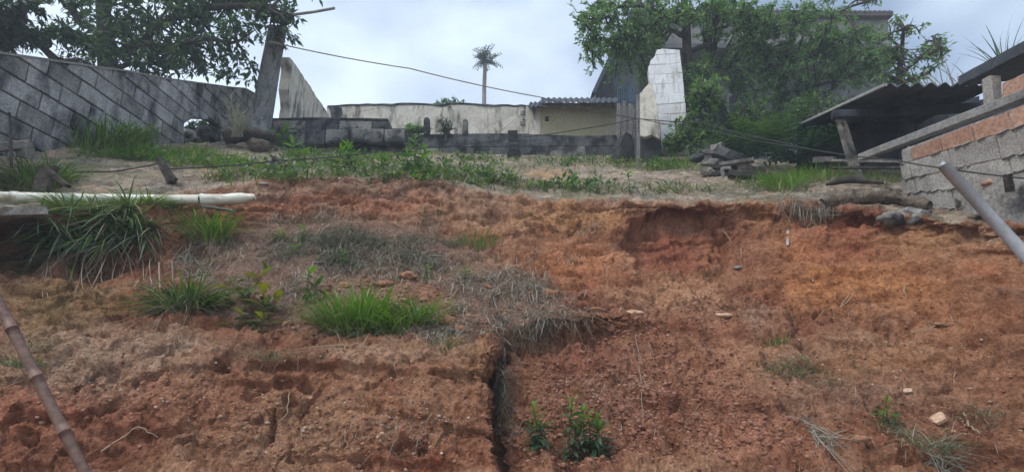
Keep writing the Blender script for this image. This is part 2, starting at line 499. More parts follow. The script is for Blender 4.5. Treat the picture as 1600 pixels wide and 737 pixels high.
# ================================================================== THE HILLSIDE
# profiles of the slope, one per direction: photo row and forward distance of each feature from the toe up to the walls
ST = {
    -900: [(737, 1.6), (650, 1.7), (570, 1.8), (520, 1.9), (480, 2.0), (430, 2.1), (390, 2.2), (360, 2.3), (345, 2.3), (333, 2.4), (310, 2.5), (280, 2.6), (250, 2.8)],
    -300: [(737, 2.2), (650, 2.35), (570, 2.5), (520, 2.65), (480, 2.8), (430, 3.0), (390, 3.2), (360, 3.3), (345, 3.2), (333, 3.3), (308, 3.5), (275, 3.7), (246, 3.9)],
    0:    [(737, 2.5), (650, 2.7), (570, 2.95), (520, 3.15), (480, 3.3), (430, 3.5), (390, 3.8), (362, 3.87), (345, 3.68), (332, 3.78), (305, 4.12), (270, 4.4), (238, 4.7)],
    120:  [(737, 2.5), (650, 2.72), (570, 2.95), (520, 3.15), (490, 3.3), (445, 3.55), (405, 3.9), (372, 3.98), (350, 3.82), (332, 3.95), (303, 4.25), (265, 4.8), (226, 5.5)],
    230:  [(737, 2.52), (650, 2.75), (575, 2.95), (530, 3.15), (495, 3.35), (440, 3.7), (400, 3.98), (365, 4.06), (340, 4.08), (320, 4.2), (292, 4.5), (256, 5.4), (224, 6.6)],
    330:  [(737, 2.55), (650, 2.75), (565, 2.98), (540, 3.12), (500, 3.4), (440, 3.8), (352, 4.3), (342, 4.5), (310, 4.65), (294, 4.75), (270, 5.3), (248, 6.5), (222, 8.0)],
    450:  [(737, 2.55), (650, 2.75), (560, 3.0), (540, 3.15), (500, 3.45), (440, 3.85), (358, 4.5), (352, 4.8), (297, 5.0), (283, 5.1), (266, 5.9), (246, 7.4), (222, 9.5)],
    600:  [(737, 2.55), (650, 2.75), (560, 3.0), (540, 3.15), (502, 3.45), (440, 3.9), (346, 4.7), (352, 5.0), (290, 5.25), (278, 5.35), (262, 6.2), (248, 7.8), (232, 10.2)],
    700:  [(737, 2.55), (650, 2.75), (558, 3.0), (541, 3.12), (508, 3.4), (450, 3.85), (388, 4.4), (370, 4.9), (302, 5.3), (288, 5.4), (268, 6.3), (250, 8.0), (236, 10.7)],
    766:  [(737, 2.58), (650, 2.76), (557, 3.0), (543, 3.08), (514, 3.36), (460, 3.82), (408, 4.3), (380, 4.8), (314, 5.2), (299, 5.4), (275, 6.3), (252, 8.0), (238, 10.7)],
    777:  [(737, 2.88), (650, 3.12), (590, 3.32), (560, 3.42), (524, 3.5), (464, 3.84), (410, 4.3), (380, 4.78), (318, 5.15), (302, 5.35), (278, 6.25), (253, 8.0), (238, 10.7)],
    800:  [(737, 2.74), (650, 3.06), (590, 3.3), (550, 3.48), (512, 3.55), (458, 3.9), (408, 4.4), (376, 4.78), (326, 5.1), (309, 5.3), (281, 6.2), (255, 8.0), (239, 10.6)],
    850:  [(737, 2.65), (650, 3.02), (585, 3.33), (532, 3.64), (498, 3.62), (462, 3.92), (406, 4.5), (366, 4.85), (336, 5.08), (318, 5.25), (286, 6.1), (258, 7.8), (240, 10.6)],
    950:  [(737, 2.6), (650, 2.98), (585, 3.33), (528, 3.72), (489, 3.74), (460, 4.0), (410, 4.5), (366, 4.78), (333, 4.95), (320, 5.08), (288, 6.0), (262, 7.5), (242, 10.0)],
    1050: [(737, 2.58), (650, 2.95), (590, 3.28), (535, 3.6), (500, 3.85), (460, 4.2), (410, 4.6), (366, 4.82), (335, 4.95), (320, 5.02), (290, 5.8), (265, 7.2), (243, 9.4)],
    1150: [(737, 2.55), (655, 2.9), (600, 3.18), (560, 3.42), (525, 3.65), (475, 4.0), (425, 4.42), (372, 4.7), (338, 4.85), (319, 4.95), (292, 5.6), (270, 6.7), (247, 8.6)],
    1250: [(737, 2.52), (662, 2.84), (606, 3.1), (567, 3.33), (537, 3.5), (477, 3.8), (425, 4.1), (378, 4.4), (342, 4.6), (319, 4.75), (297, 5.2), (278, 6.0), (255, 7.4)],
    1350: [(737, 2.5), (672, 2.76), (620, 2.98), (587, 3.18), (557, 3.36), (490, 3.65), (435, 3.93), (385, 4.15), (350, 4.3), (328, 4.42), (302, 4.8), (285, 5.3), (266, 6.3)],
    1450: [(737, 2.5), (682, 2.68), (632, 2.86), (602, 3.02), (572, 3.17), (500, 3.42), (445, 3.65), (395, 3.83), (360, 3.95), (341, 4.05), (318, 4.3), (296, 4.8), (270, 5.6)],
    1600: [(737, 2.48), (690, 2.6), (642, 2.72), (616, 2.8), (590, 2.88), (510, 3.05), (450, 3.2), (405, 3.32), (372, 3.4), (352, 3.46), (332, 3.6), (302, 3.95), (270, 4.6)],
    1900: [(737, 2.2), (690, 2.3), (642, 2.4), (616, 2.45), (590, 2.5), (510, 2.62), (450, 2.75), (405, 2.85), (372, 2.9), (352, 2.95), (332, 3.05), (302, 3.3), (272, 3.9)],
    2500: [(737, 1.7), (690, 1.8), (642, 1.9), (616, 1.95), (590, 2.0), (510, 2.1), (450, 2.2), (405, 2.25), (372, 2.3), (352, 2.35), (332, 2.4), (302, 2.6), (275, 3.0)],
}
sx = np.array(sorted(ST))
TR = np.array([[rd[0] for rd in ST[x]] for x in sx], float)
TD = np.array([[rd[1] for rd in ST[x]] for x in sx], float)
for i_, x_ in enumerate(sx):                 # the upper edge of the big scar overhangs a little
    if 840 <= x_ <= 1460:
        TD[i_, 8] += .10; TD[i_, 7] += .05; TD[i_, 9] -= .02
    if 1140 <= x_ <= 1610:
        TD[i_, 8] += .08; TD[i_, 7] += .12; TD[i_, 6] += .09; TD[i_, 5] += .04
    if 840 <= x_ <= 1000:
        TD[i_, 3] += .07; TD[i_, 4] -= .05
    if 770 <= x_ <= 810:
        TD[i_, 0:4] += .05
    if 330 <= x_ <= 780:
        TD[i_, 8] += .03
ucols = np.concatenate([np.arange(-900, -60, 14.0), np.arange(-60, 760, 1.75), np.arange(760, 784, 1.0), np.arange(784, 1660, 1.75), np.arange(1660, 2501, 14.0)])
nu = len(ucols)


def wobble(x, k):
    """lips and edges run unevenly across the slope"""
    amp = [0, 6, 7, 6, 6, 8, 9, 8, 9, 8, 4, 2, 0][k]
    q = np.stack([x / 70.0, np.full_like(x, k * 3.7), np.zeros_like(x)], 1)
    return amp * fbm(q, 3, 40 + (0 if k in (8, 9) else k))


rowk = np.stack([np.interp(ucols, sx, TR[:, k]) + wobble(ucols, k) for k in range(13)], 0)
dk = np.stack([np.interp(ucols, sx, TD[:, k]) for k in range(13)], 0)
segs = [38, 56, 60, 26, 26, 44, 44, 26, 36, 12, 22, 22, 22]      # samples in each strip, first one is toe -> frame bottom
rows_list, d_list, feat = [], [], []
# the apron: from the photographer's feet up to the bottom of the frame
w0 = np.array([PY(x, 737, d) for x, d in zip(ucols, dk[0])])
w0[:, 0:3] = np.array([PY(x, r, d) for x, r, d in zip(ucols, rowk[0], dk[0])])
foot = w0.copy(); foot[:, 1] *= 0.35; foot[:, 0] *= 0.62; foot[:, 2] = -0.06
grid = []
feats = []
for i in range(14):
    t = i / 14
    grid.append(foot + (w0 - foot) * t ** 1.0); feats.append(-1 + t)
rows_par = [np.full(nu, 1100.0 - 363 * i / 14) for i in range(14)]
for k in range(12):
    n = segs[k + 1]
    for i in range(n):
        t = i / n
        r = rowk[k] * (1 - t) + rowk[k + 1] * t
        d = dk[k] * (1 - t) + dk[k + 1] * t
        wv = 9 * vnoise(np.stack([r / 26.0, np.full(nu, 3.3), np.zeros(nu)], 1), 91) * np.exp(-((ucols - 771) / 45) ** 2)   # the cut edge wanders
        a = (ucols + wv - CX) / FPX; b = (CY - r) / FPX
        dy = CP - b * SP; s = d / dy
        grid.append(np.stack([a * s, dy * s, (SP + b * CP) * s + EYE], 1))
        rows_par.append(r); feats.append(k + t)
r = rowk[12]; d = dk[12]
a = (ucols - CX) / FPX; b = (CY - r) / FPX
dy = CP - b * SP; s = d / dy
topl = np.stack([a * s, dy * s, (SP + b * CP) * s + EYE], 1)
grid.append(topl); rows_par.append(r); feats.append(12)
# the plot goes on behind the walls, then levels off
for i, (g, rise) in enumerate([(0.6, 0.22), (1.6, 0.5), (4, 1.2), (9, 2.0), (20, 2.6), (60, 3.0), (300, 3.0)]):
    q = topl.copy()
    dirn = topl[:, :2] / np.linalg.norm(topl[:, :2], axis=1)[:, None]
    q[:, :2] += dirn * g
    q[:, 2] += rise
    grid.append(q); rows_par.append(r - 4 * (i + 1)); feats.append(13 + i)
G = np.stack(grid, 0)                      # (nv, nu, 3)
RP = np.stack(rows_par, 0)
FT = np.array(feats)
nv = G.shape[0]


def smooth_v(A, n, lo, hi):
    for _ in range(n):
        B = A.copy()
        B[lo + 1:hi - 1] = 0.25 * A[lo:hi - 2] + 0.5 * A[lo + 1:hi - 1] + 0.25 * A[lo + 2:hi]
        A = B
    return A


G = smooth_v(G, 10, 10, nv - 7)
# soften joins across, except at the cut edge of the bench
for _ in range(10):
    B = G.copy()
    B[:, 1:-1] = 0.25 * G[:, :-2] + 0.5 * G[:, 1:-1] + 0.25 * G[:, 2:]
    keep = (np.abs(ucols - 771) < 14)
    wgt = np.where(keep, 0.0, 1.0)[None, :, None]
    G = G * (1 - wgt) + B * wgt


def grid_normals(G):
    du = np.gradient(G, axis=1); dv = np.gradient(G, axis=0)
    n = np.cross(du, dv)
    return n / (np.linalg.norm(n, axis=2, keepdims=True) + 1e-9)


NRM = grid_normals(G)
P = G.reshape(-1, 3)
U = np.broadcast_to(ucols[None, :], (nv, nu)).reshape(-1)
R = RP.reshape(-1)
FTf = np.broadcast_to(FT[:, None], (nv, nu)).reshape(-1)
terr = sstep(8.9, 9.25, FTf)                                   # 1 on the terrace above the lip
near = 1 - sstep(12, 13, FTf)
inview = sstep(-1.0, -0.2, FTf)


def blob(px, row, rx, ry, ang=0.0, edge=0.6):
    c, s_ = math.cos(math.radians(ang)), math.sin(math.radians(ang))
    x = (U - px); y = (R - row)
    e = np.sqrt(((x * c + y * s_) / rx) ** 2 + ((-x * s_ + y * c) / ry) ** 2)
    return 1 - sstep(edge, 1.0, e)


nA = fbm(P * 1.7, 3, 1)
nB = fbm(P * 5.0, 4, 2)
nC = fbm(P * 17.0, 3, 3)
nL = fbm(P * 11.0, 3, 4, billow=True)
nF = fbm(P * 48.0, 2, 5, billow=True)


def facets(p, scale, seed, tilt):
    """broken earth: each cell is a little tilted facet with a step at its edge"""
    q = p * scale
    f = np.floor(q).astype(np.int64)
    best = np.full(len(q), 9.0, np.float32); h = np.zeros(len(q), np.float32)
    for dx in (-1, 0, 1):
        for dy in (-1, 0, 1):
            for dz in (-1, 0, 1):
                cx_, cy_, cz_ = f[:, 0] + dx, f[:, 1] + dy, f[:, 2] + dz
                jx, jy, jz = hash3(cx_, cy_, cz_, seed), hash3(cx_, cy_, cz_, seed + 1), hash3(cx_, cy_, cz_, seed + 2)
                ox, oy, oz = q[:, 0] - cx_ - jx, q[:, 1] - cy_ - jy, q[:, 2] - cz_ - jz
                d2 = ox * ox + oy * oy + oz * oz
                m_ = d2 < best
                hh_ = ((jy - .5) * ox + (jz - .5) * oy + (jx - .5) * oz) * 2 * tilt + (((jx * 7.31 + jy * 3.17) % 1.0) - .5) * .8
                h = np.where(m_, hh_, h); best = np.where(m_, d2, best)
    return h


_sel = np.where((FTf > -.3) & (FTf < 12.3))[0]
fa = np.zeros(len(P), np.float32); fb = np.zeros(len(P), np.float32)
_pw = P[_sel] + .035 * np.stack([nB, nC, -nB], 1)[_sel]
fa[_sel] = facets(_pw, 9.0, 61, .9)
fb[_sel] = facets(_pw, 26.0, 71, .9)
# wash channels that run down the faces
rill = 1 - np.abs(vnoise(np.stack([P[:, 0] * 6.5 + 1.2 * P[:, 2], P[:, 1] * .7 + nB * .4, P[:, 2] * .9], 1), 33)) * 2
# warp for ragged edges of patches
Uw, Rw = U, R
U = U + 16 * nB + 9 * nC
R = R + 11 * fbm(P * 5.0 + 31.0, 4, 8) + 5 * nC
litter = np.clip(blob(560, 410, 250, 85, 6) + blob(800, 470, 110, 60, 12) + blob(700, 500, 90, 45) + blob(330, 410, 80, 45) + blob(420, 470, 130, 40), 0, 1) * (1 - terr)
lowright = blob(950, 640, 190, 150)
amp = 0.50 + 0.50 * (1 - terr)
amp *= near * inview
smoo = 1 - .65 * np.clip(blob(1400, 450, 230, 100, 0, .4) + blob(640, 640, 130, 90, 0, .4), 0, 1)        # cleaner cut clay here
disp = (0.045 * nA * (1 - 0.5 * terr) + 0.055 * nB + 0.016 * nC - 0.022 * nL * (1 - 0.5 * litter) - 0.008 * nF * smoo + .026 * fa * (1 - .6 * litter) + .008 * fb * smoo) * amp
disp -= .022 * sstep(.45, .98, rill) * (1 - terr) * (1 - litter) * near * inview * sstep(-.1, .3, nA)
disp -= 0.012 * lowright * (nL + 0.8 * nF)
# crusts that break off in steps on the bare faces
strat = np.abs(vnoise(np.stack([P[:, 0] * 2.2, P[:, 1] * 2.2, P[:, 2] * 9.0], 1), 21))
face = (1 - terr) * (1 - litter) * near * inview
disp += 0.045 * face * (sstep(0.16, 0.27, strat) - 0.5)
# rills and hollows
for px, row, rx, ry, ang, dep in [
    (262, 552, 20, 8, -35, .07), (235, 582, 34, 9, -22, .09), (212, 592, 14, 7, -25, .06), (345, 574, 12, 9, 0, .07), (440, 592, 24, 8, -8, .08),
    (480, 596, 14, 14, 0, .05), (400, 610, 6, 20, 35, .03), (425, 660, 8, 34, 32, .05), (476, 640, 10, 22, 24, .05), (448, 695, 9, 20, 30, .04), (494, 612, 6, 26, 30, .03), (460, 628, 14, 9, 10, .04), (380, 655, 8, 12, 30, .03),
    (160, 640, 20, 8, -20, .04), (45, 680, 16, 14, 0, .05), (120, 705, 20, 9, -30, .04), (565, 574, 20, 5, 8, .018), (650, 577, 44, 5, 6, .018),
    (690, 585, 26, 7, 10, .04), (640, 700, 40, 12, -6, .05), (400, 485, 22, 8, 20, .04),
    (780, 620, 10, 80, 0, .13), (785, 570, 14, 36, 0, .10), (774, 690, 10, 50, 0, .10), (800, 545, 30, 10, 20, .05),
    (1065, 636, 17, 24, -20, .09), (1080, 590, 18, 7, 20, .05), (1055, 697, 22, 7, 20, .06), (960, 497, 26, 6, 0, .05), (1030, 545, 26, 14, 35, .04),
    (1240, 480, 20, 8, 20, .05), (1140, 350, 22, 14, 20, .09), (1128, 396, 10, 26, -12, .08), (1180, 455, 50, 14, -5, .06), (1250, 500, 24, 16, 40, .05),
    (1300, 415, 26, 9, 45, .07), (1290, 480, 22, 6, -35, .06), (1345, 347, 32, 9, 0, .07), (1265, 540, 24, 12, 30, .05), (1365, 625, 24, 12, 35, .05),
    (1530, 700, 60, 12, 16, .07), (1470, 605, 40, 8, -6, .05), (1410, 512, 34, 8, -12, .05), (1580, 510, 40, 8, 5, .04), (1440, 480, 30, 8, 10, .03),
    (420, 312, 50, 10, 0, .05), (545, 315, 30, 9, 0, .04), (760, 340, 40, 14, 0, .05), (870, 350, 40, 9, 8, .05), (920, 345, 16, 9, 0, .05),
    (830, 405, 18, 12, 0, .05), (30, 400, 60, 30, 0, .10), (150, 420, 60, 20, -10, .08), (300, 395, 40, 20, 10, .06),
]:
    disp -= 1.25 * dep * blob(px, row, rx, ry, ang, 0.55)
# the fresh niche right of centre: abrupt left edge, ragged roof
niche = blob(1062, 374, 86, 54, 4, 0.93)
disp -= 0.19 * niche
disp += 0.06 * blob(930, 365, 50, 36, 0, 0.6)
disp += 0.05 * blob(1330, 430, 120, 40, 0, 0.2) + 0.05 * blob(1500, 410, 90, 50, 0, 0.2)
# root mat that overhangs along the lip
disp += 0.035 * np.exp(-((FTf - 9.0) / 0.35) ** 2) * (0.6 + nB) * inview * (Uw > 800)
U, R = Uw, Rw
PDISP = P + NRM.reshape(-1, 3) * (disp * -1.0 if NRM[nv // 2, nu // 2, 1] > 0 else disp)[:, None]
G2 = PDISP.reshape(nv, nu, 3)
NRM2 = grid_normals(G2)
if NRM2[nv // 2, nu // 2, 1] > 0:
    NRM2 = -NRM2

# ---- what the soil is: clay colours by place (its own colour, no light)
U = Uw + 30 * nB + 14 * nC
R = Rw + 20 * fbm(P * 5.0 + 31.0, 4, 8) + 8 * nC
n5 = fbm(P * 2.6 + 9, 4, 12)
n6 = fbm(P * 9.0 + 3, 4, 14)


def lay(C, col, f):
    return C * (1 - f[:, None]) + np.array(col)[None, :] * f[:, None]


C = np.tile(np.array([0.285, 0.150, 0.088]), (len(P), 1))
C = lay(C, (0.225, 0.098, 0.058), 0.8 * sstep(0.0, 0.4, n5))
C = lay(C, (0.36, 0.225, 0.14), 0.7 * sstep(0.05, 0.4, -n5))
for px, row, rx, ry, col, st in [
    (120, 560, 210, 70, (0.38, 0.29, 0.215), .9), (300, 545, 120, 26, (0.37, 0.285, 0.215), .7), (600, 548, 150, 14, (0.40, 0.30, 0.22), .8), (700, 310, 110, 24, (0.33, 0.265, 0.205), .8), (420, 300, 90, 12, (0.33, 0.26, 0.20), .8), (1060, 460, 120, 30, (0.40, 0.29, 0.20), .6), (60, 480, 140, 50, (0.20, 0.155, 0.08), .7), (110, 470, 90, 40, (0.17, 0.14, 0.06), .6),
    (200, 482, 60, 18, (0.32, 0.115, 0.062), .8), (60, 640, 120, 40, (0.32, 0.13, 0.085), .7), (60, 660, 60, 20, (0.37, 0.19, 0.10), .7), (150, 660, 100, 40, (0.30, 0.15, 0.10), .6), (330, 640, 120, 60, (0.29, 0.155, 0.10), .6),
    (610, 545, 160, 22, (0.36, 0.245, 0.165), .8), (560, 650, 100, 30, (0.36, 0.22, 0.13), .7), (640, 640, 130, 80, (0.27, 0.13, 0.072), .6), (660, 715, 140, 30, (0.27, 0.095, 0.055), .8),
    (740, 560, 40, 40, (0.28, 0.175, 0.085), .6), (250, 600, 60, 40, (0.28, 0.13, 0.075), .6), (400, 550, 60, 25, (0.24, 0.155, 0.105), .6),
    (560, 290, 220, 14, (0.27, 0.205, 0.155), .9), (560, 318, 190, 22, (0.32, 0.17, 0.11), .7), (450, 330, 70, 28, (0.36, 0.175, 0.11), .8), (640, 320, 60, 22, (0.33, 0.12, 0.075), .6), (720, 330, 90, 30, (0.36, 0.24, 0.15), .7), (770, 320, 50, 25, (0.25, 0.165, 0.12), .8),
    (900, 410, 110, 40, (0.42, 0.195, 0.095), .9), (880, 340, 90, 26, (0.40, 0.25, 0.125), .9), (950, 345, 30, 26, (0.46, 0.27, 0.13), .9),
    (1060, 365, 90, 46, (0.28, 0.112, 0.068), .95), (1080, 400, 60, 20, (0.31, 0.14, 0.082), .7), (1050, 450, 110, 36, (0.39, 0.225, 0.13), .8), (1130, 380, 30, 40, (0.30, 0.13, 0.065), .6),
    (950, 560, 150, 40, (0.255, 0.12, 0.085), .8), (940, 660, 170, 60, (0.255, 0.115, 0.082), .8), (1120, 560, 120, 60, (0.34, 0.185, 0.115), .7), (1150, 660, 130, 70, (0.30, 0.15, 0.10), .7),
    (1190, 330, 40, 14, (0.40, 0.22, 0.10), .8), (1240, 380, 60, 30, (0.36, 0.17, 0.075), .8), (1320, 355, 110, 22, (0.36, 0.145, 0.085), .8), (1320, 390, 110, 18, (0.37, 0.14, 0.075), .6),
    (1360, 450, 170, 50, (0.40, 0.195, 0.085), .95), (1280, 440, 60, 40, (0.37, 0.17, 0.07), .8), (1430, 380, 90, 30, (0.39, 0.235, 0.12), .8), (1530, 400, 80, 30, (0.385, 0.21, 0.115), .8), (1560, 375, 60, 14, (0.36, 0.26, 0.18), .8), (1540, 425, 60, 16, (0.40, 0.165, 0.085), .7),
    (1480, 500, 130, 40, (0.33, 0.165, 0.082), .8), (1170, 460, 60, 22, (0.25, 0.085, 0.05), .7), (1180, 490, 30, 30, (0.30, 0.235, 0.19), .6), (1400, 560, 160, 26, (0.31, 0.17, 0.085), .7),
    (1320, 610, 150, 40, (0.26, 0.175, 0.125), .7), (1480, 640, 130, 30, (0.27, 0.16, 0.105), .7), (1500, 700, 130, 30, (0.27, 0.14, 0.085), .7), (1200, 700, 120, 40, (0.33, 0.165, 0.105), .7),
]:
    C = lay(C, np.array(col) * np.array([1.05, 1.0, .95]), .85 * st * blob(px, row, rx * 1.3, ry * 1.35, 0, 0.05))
C = lay(C, (0.185, 0.158, 0.128), 0.85 * litter * (0.75 + 0.25 * nB))
C = lay(C, (0.34, 0.18, 0.11), 0.75 * blob(640, 468, 110, 34, 0, .3) * sstep(-.25, .3, nB))
tcol = np.tile(np.array([0.36, 0.285, 0.21]), (len(P), 1))
tcol = lay(tcol, (0.235, 0.205, 0.165), sstep(-0.05, 0.35, n5))
tcol = lay(tcol, (0.40, 0.26, 0.165), 0.8 * sstep(0.12, 0.45, n6))
tcol = lay(tcol, (0.42, 0.37, 0.31), 0.6 * sstep(.1, .3, fbm(P * 14 + 5, 3, 23)))
tcol = lay(tcol, (0.17, 0.145, 0.115), 0.7 * sstep(.08, .3, fbm(P * 11 + 41, 4, 24)))
tcol = lay(tcol, (0.19, 0.19, 0.11), 0.6 * sstep(0.05, 0.4, fbm(P * 3 + 77, 3, 19)))
tcol = lay(tcol, (0.44, 0.26, 0.135), 0.9 * blob(860, 272, 50, 9, 0, .3))
C = lay(C, (0, 0, 0), np.zeros(len(P))) * (1 - terr[:, None]) + tcol * terr[:, None]
C *= (1.08 + 0.20 * n6 + 0.12 * nC)[:, None]
lum = C.mean(1, keepdims=True)
C = np.where((1 - terr[:, None]) > .5, (lum + (C - lum) * 1.0) * np.array([1.06, .96, .92]), C)            # bare clay shifted slightly redder than the terrace soil
C = np.clip(C, 0.012, 0.8)
U, R = Uw, Rw

m, N, L, bs = mat_new('clay_soil')
at = N.new('ShaderNodeAttribute'); at.attribute_name = 'Col'
f1 = noise_node(N, L, 38, 5, 0.7)
g1 = ramp(N, L, f1.outputs['Fac'], [(0.37, (0.62, 0.57, 0.54)), (0.5, (1, 1, 1)), (0.63, (1.30, 1.32, 1.36))]).outputs[0]
c = mixc(N, L, at.outputs['Color'], g1, 0.9, 'MULTIPLY')
f2 = noise_node(N, L, 7.5, 5, 0.68)
g2 = ramp(N, L, f2.outputs['Fac'], [(0.38, (0.62, 0.55, 0.52)), (0.5, (1, 1, 1)), (0.64, (1.22, 1.26, 1.3))]).outputs[0]
c = mixc(N, L, c, g2, 0.8, 'MULTIPLY')
vo = N.new('ShaderNodeTexVoronoi'); vo.inputs['Scale'].default_value = 26
tc = N.new('ShaderNodeTexCoord'); L.new(tc.outputs['Object'], vo.inputs['Vector'])
peb = ramp(N, L, vo.outputs['Distance'], [(0.10, (1, 1, 1)), (0.17, (0, 0, 0))]).outputs[0]
sel = ramp(N, L, vo.outputs['Color'], [(0.90, (0, 0, 0)), (0.93, (1, 1, 1))]).outputs[0]
pm = mixc(N, L, peb, sel, 1.0, 'MULTIPLY')
c = mixc(N, L, c, (0.50, 0.44, 0.38), pm)
L.new(c, bs.inputs['Base Color'])
bs.inputs['Roughness'].default_value = 0.95
bs.inputs['Specular IOR Level'].default_value = 0.12
f3 = noise_node(N, L, 110, 3, 0.65)
hsum = N.new('ShaderNodeMath'); hsum.operation = 'ADD'
hm = N.new('ShaderNodeMath'); hm.operation = 'MULTIPLY'; hm.inputs[1].default_value = 0.5
L.new(f3.outputs['Fac'], hm.inputs[0]); L.new(hm.outputs[0], hsum.inputs[0]); L.new(f1.outputs['Fac'], hsum.inputs[1])
bump(N, L, bs, hsum.outputs[0], 1.0, 0.035)
M['soil'] = m

ii = np.arange(nv * nu).reshape(nv, nu)
quads = np.stack([ii[:-1, :-1].ravel(), ii[:-1, 1:].ravel(), ii[1:, 1:].ravel(), ii[1:, :-1].ravel()], 1)
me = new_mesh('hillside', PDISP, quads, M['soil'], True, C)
hill = bpy.data.objects.new('hillside', me)
COL.objects.link(hill)
tag(hill, 'eroded red and orange clay slope stepping up to a weedy terrace', 'hillside', kind='structure')

gs = mesh_obj('ground', [(-900, -900, -0.05), (900, -900, -0.05), (900, 900, -0.05), (-900, 900, -0.05)], [(0, 1, 2, 3)], M['ground'])
tag(gs, 'level bare earth at the foot of the slope', 'ground', kind='structure')

RG = RP


def at(px, row, up=0.0):
    """point of the finished slope seen at that photo pixel, and its normal"""
    j = int(np.clip(np.searchsorted(ucols, px), 1, nu - 1))
    i = int(np.argmin(np.abs(RG[14:nv - 7, j] - row))) + 14
    return G2[i, j] + np.array([0, 0, up]), NRM2[i, j]


def depth_at(px, row):
    p, _ = at(px, row)
    return project(p)[2][0]


# ================================================================== WALLS AND BUILDINGS
def unit(v):
    v = np.array(v, float)
    return v / np.linalg.norm(v)


class Plane:
    """an upright wall plane: s runs along it, z up; pixels of the photo are laid onto it"""
    def __init__(s, p0, d):
        s.p0 = np.array(p0, float); s.d = unit((d[0], d[1], 0))
        s.n = np.array([s.d[1], -s.d[0], 0.0])           # right-hand side normal
        if s.n @ (np.array([0, 0, EYE]) - s.p0) < 0:
            s.n = -s.n                                    # towards the camera

    def px(s, px, row):
        r = ray(px, row)
        o = np.array([0, 0, EYE])
        t = ((s.p0 - o) @ s.n) / (r @ s.n)
        q = o + r * t
        return ((q - s.p0) @ s.d, q[2])

    def to(s, sz, out=0.0):
        sz = np.atleast_2d(sz)
        return s.p0[None, :] * np.array([1, 1, 0]) + sz[:, :1] * s.d[None, :] + np.array([0, 0, 1.0])[None, :] * sz[:, 1:2] + s.n[None, :] * out


def clip_rect(poly, x0, x1, y0, y1):
    def clip(pl, inside, cut):
        out = []
        for i in range(len(pl)):
            a, b = pl[i - 1], pl[i]
            ia, ib = inside(a), inside(b)
            if ia != ib: out.append(cut(a, b))
            if ib: out.append(b)
        return out
    def cx(v): return lambda a, b: (v, a[1] + (b[1] - a[1]) * (v - a[0]) / (b[0] - a[0]))
    def cy(v): return lambda a, b: (a[0] + (b[0] - a[0]) * (v - a[1]) / (b[1] - a[1]), v)
    for ins, cut in ((lambda p: p[0] >= x0, cx(x0)), (lambda p: p[0] <= x1, cx(x1)), (lambda p: p[1] >= y0, cy(y0)), (lambda p: p[1] <= y1, cy(y1))):
        poly = clip(poly, ins, cut)
        if len(poly) < 3: return []
    return poly


def area(p):
    p = np.array(p)
    return 0.5 * np.sum(p[:, 0] * np.roll(p[:, 1], -1) - np.roll(p[:, 0], -1) * p[:, 1])


def prism(plane, poly, out0, out1):
    """outline on the plane, extruded from out0 (back) to out1 (front)"""
    poly = [tuple(p) for p in poly]
    if area(poly) < 0: poly = poly[::-1]
    n = len(poly)
    V = np.vstack([plane.to(np.array(poly), out0), plane.to(np.array(poly), out1)])
    F = [tuple(range(n - 1, -1, -1)), tuple(range(n, 2 * n))] + [(i, (i + 1) % n, n + (i + 1) % n, n + i) for i in range(n)]
    return V, F


def dedupe(poly, eps=0.004):
    out = []
    for p in poly:
        if not out or math.hypot(p[0] - out[-1][0], p[1] - out[-1][1]) > eps: out.append(p)
    if len(out) > 1 and math.hypot(out[0][0] - out[-1][0], out[0][1] - out[-1][1]) < eps: out.pop()
    return out


def block_wall(root, plane, outline, bl, bh, thick, mat, mortar, s0=0.0, z0=0.0, joint=0.012, proud=0.012, name='block', seed=1, skip=0.0, hmat=None):
    """blocks laid in courses inside an outline, each its own piece, over a recessed mortar core"""
    r = np.random.default_rng(seed)
    core = prism(plane, outline, -thick, -proud)
    mesh_obj('mortar_core', core[0], core[1], mortar, root)
    S = [p[0] for p in outline]; Z = [p[1] for p in outline]
    k = 0
    zc = z0 + math.floor((min(Z) - z0) / bh) * bh
    while zc < max(Z):
        ci = int(round((zc - z0) / bh))
        sc = s0 + (0.5 * bl if ci % 2 else 0) + math.floor((min(S) - s0) / bl - 1) * bl
        while sc < max(S):
            j = joint / 2
            poly = dedupe(clip_rect(outline, sc + j, sc + bl - j, zc + j, zc + bh - j))
            if len(poly) >= 3 and abs(area(poly)) > 0.12 * bl * bh and r.random() >= skip:
                e = r.uniform(-0.005, 0.006)
                # chamfered face: the outer edge set back a little
                pl = poly if area(poly) > 0 else poly[::-1]
                pl = [tuple(np.array(p) + r.uniform(-.007, .007, 2)) for p in pl]
                c = np.mean(np.array(pl), 0)
                n = len(pl)
                inner = [tuple(np.array(p) + (c - np.array(p)) * min(0.35, 0.015 / (np.linalg.norm(c - np.array(p)) + 1e-6)) + r.uniform(-.002, .002, 2)) for p in pl]
                V = np.vstack([plane.to(np.array(pl), -proud - 0.02), plane.to(np.array(pl), -0.006 + e), plane.to(np.array(inner), e)])
                F = [tuple(range(2 * n, 3 * n))]
                for q in range(n):
                    w = (q + 1) % n
                    F += [(q, w, n + w, n + q), (n + q, n + w, 2 * n + w, 2 * n + q)]
                mesh_obj(name, V, F, mat(r) if callable(mat) else mat, root)
            sc += bl
        zc += bh


def outline_px(plane, pts):
    return [plane.px(*p) for p in pts]


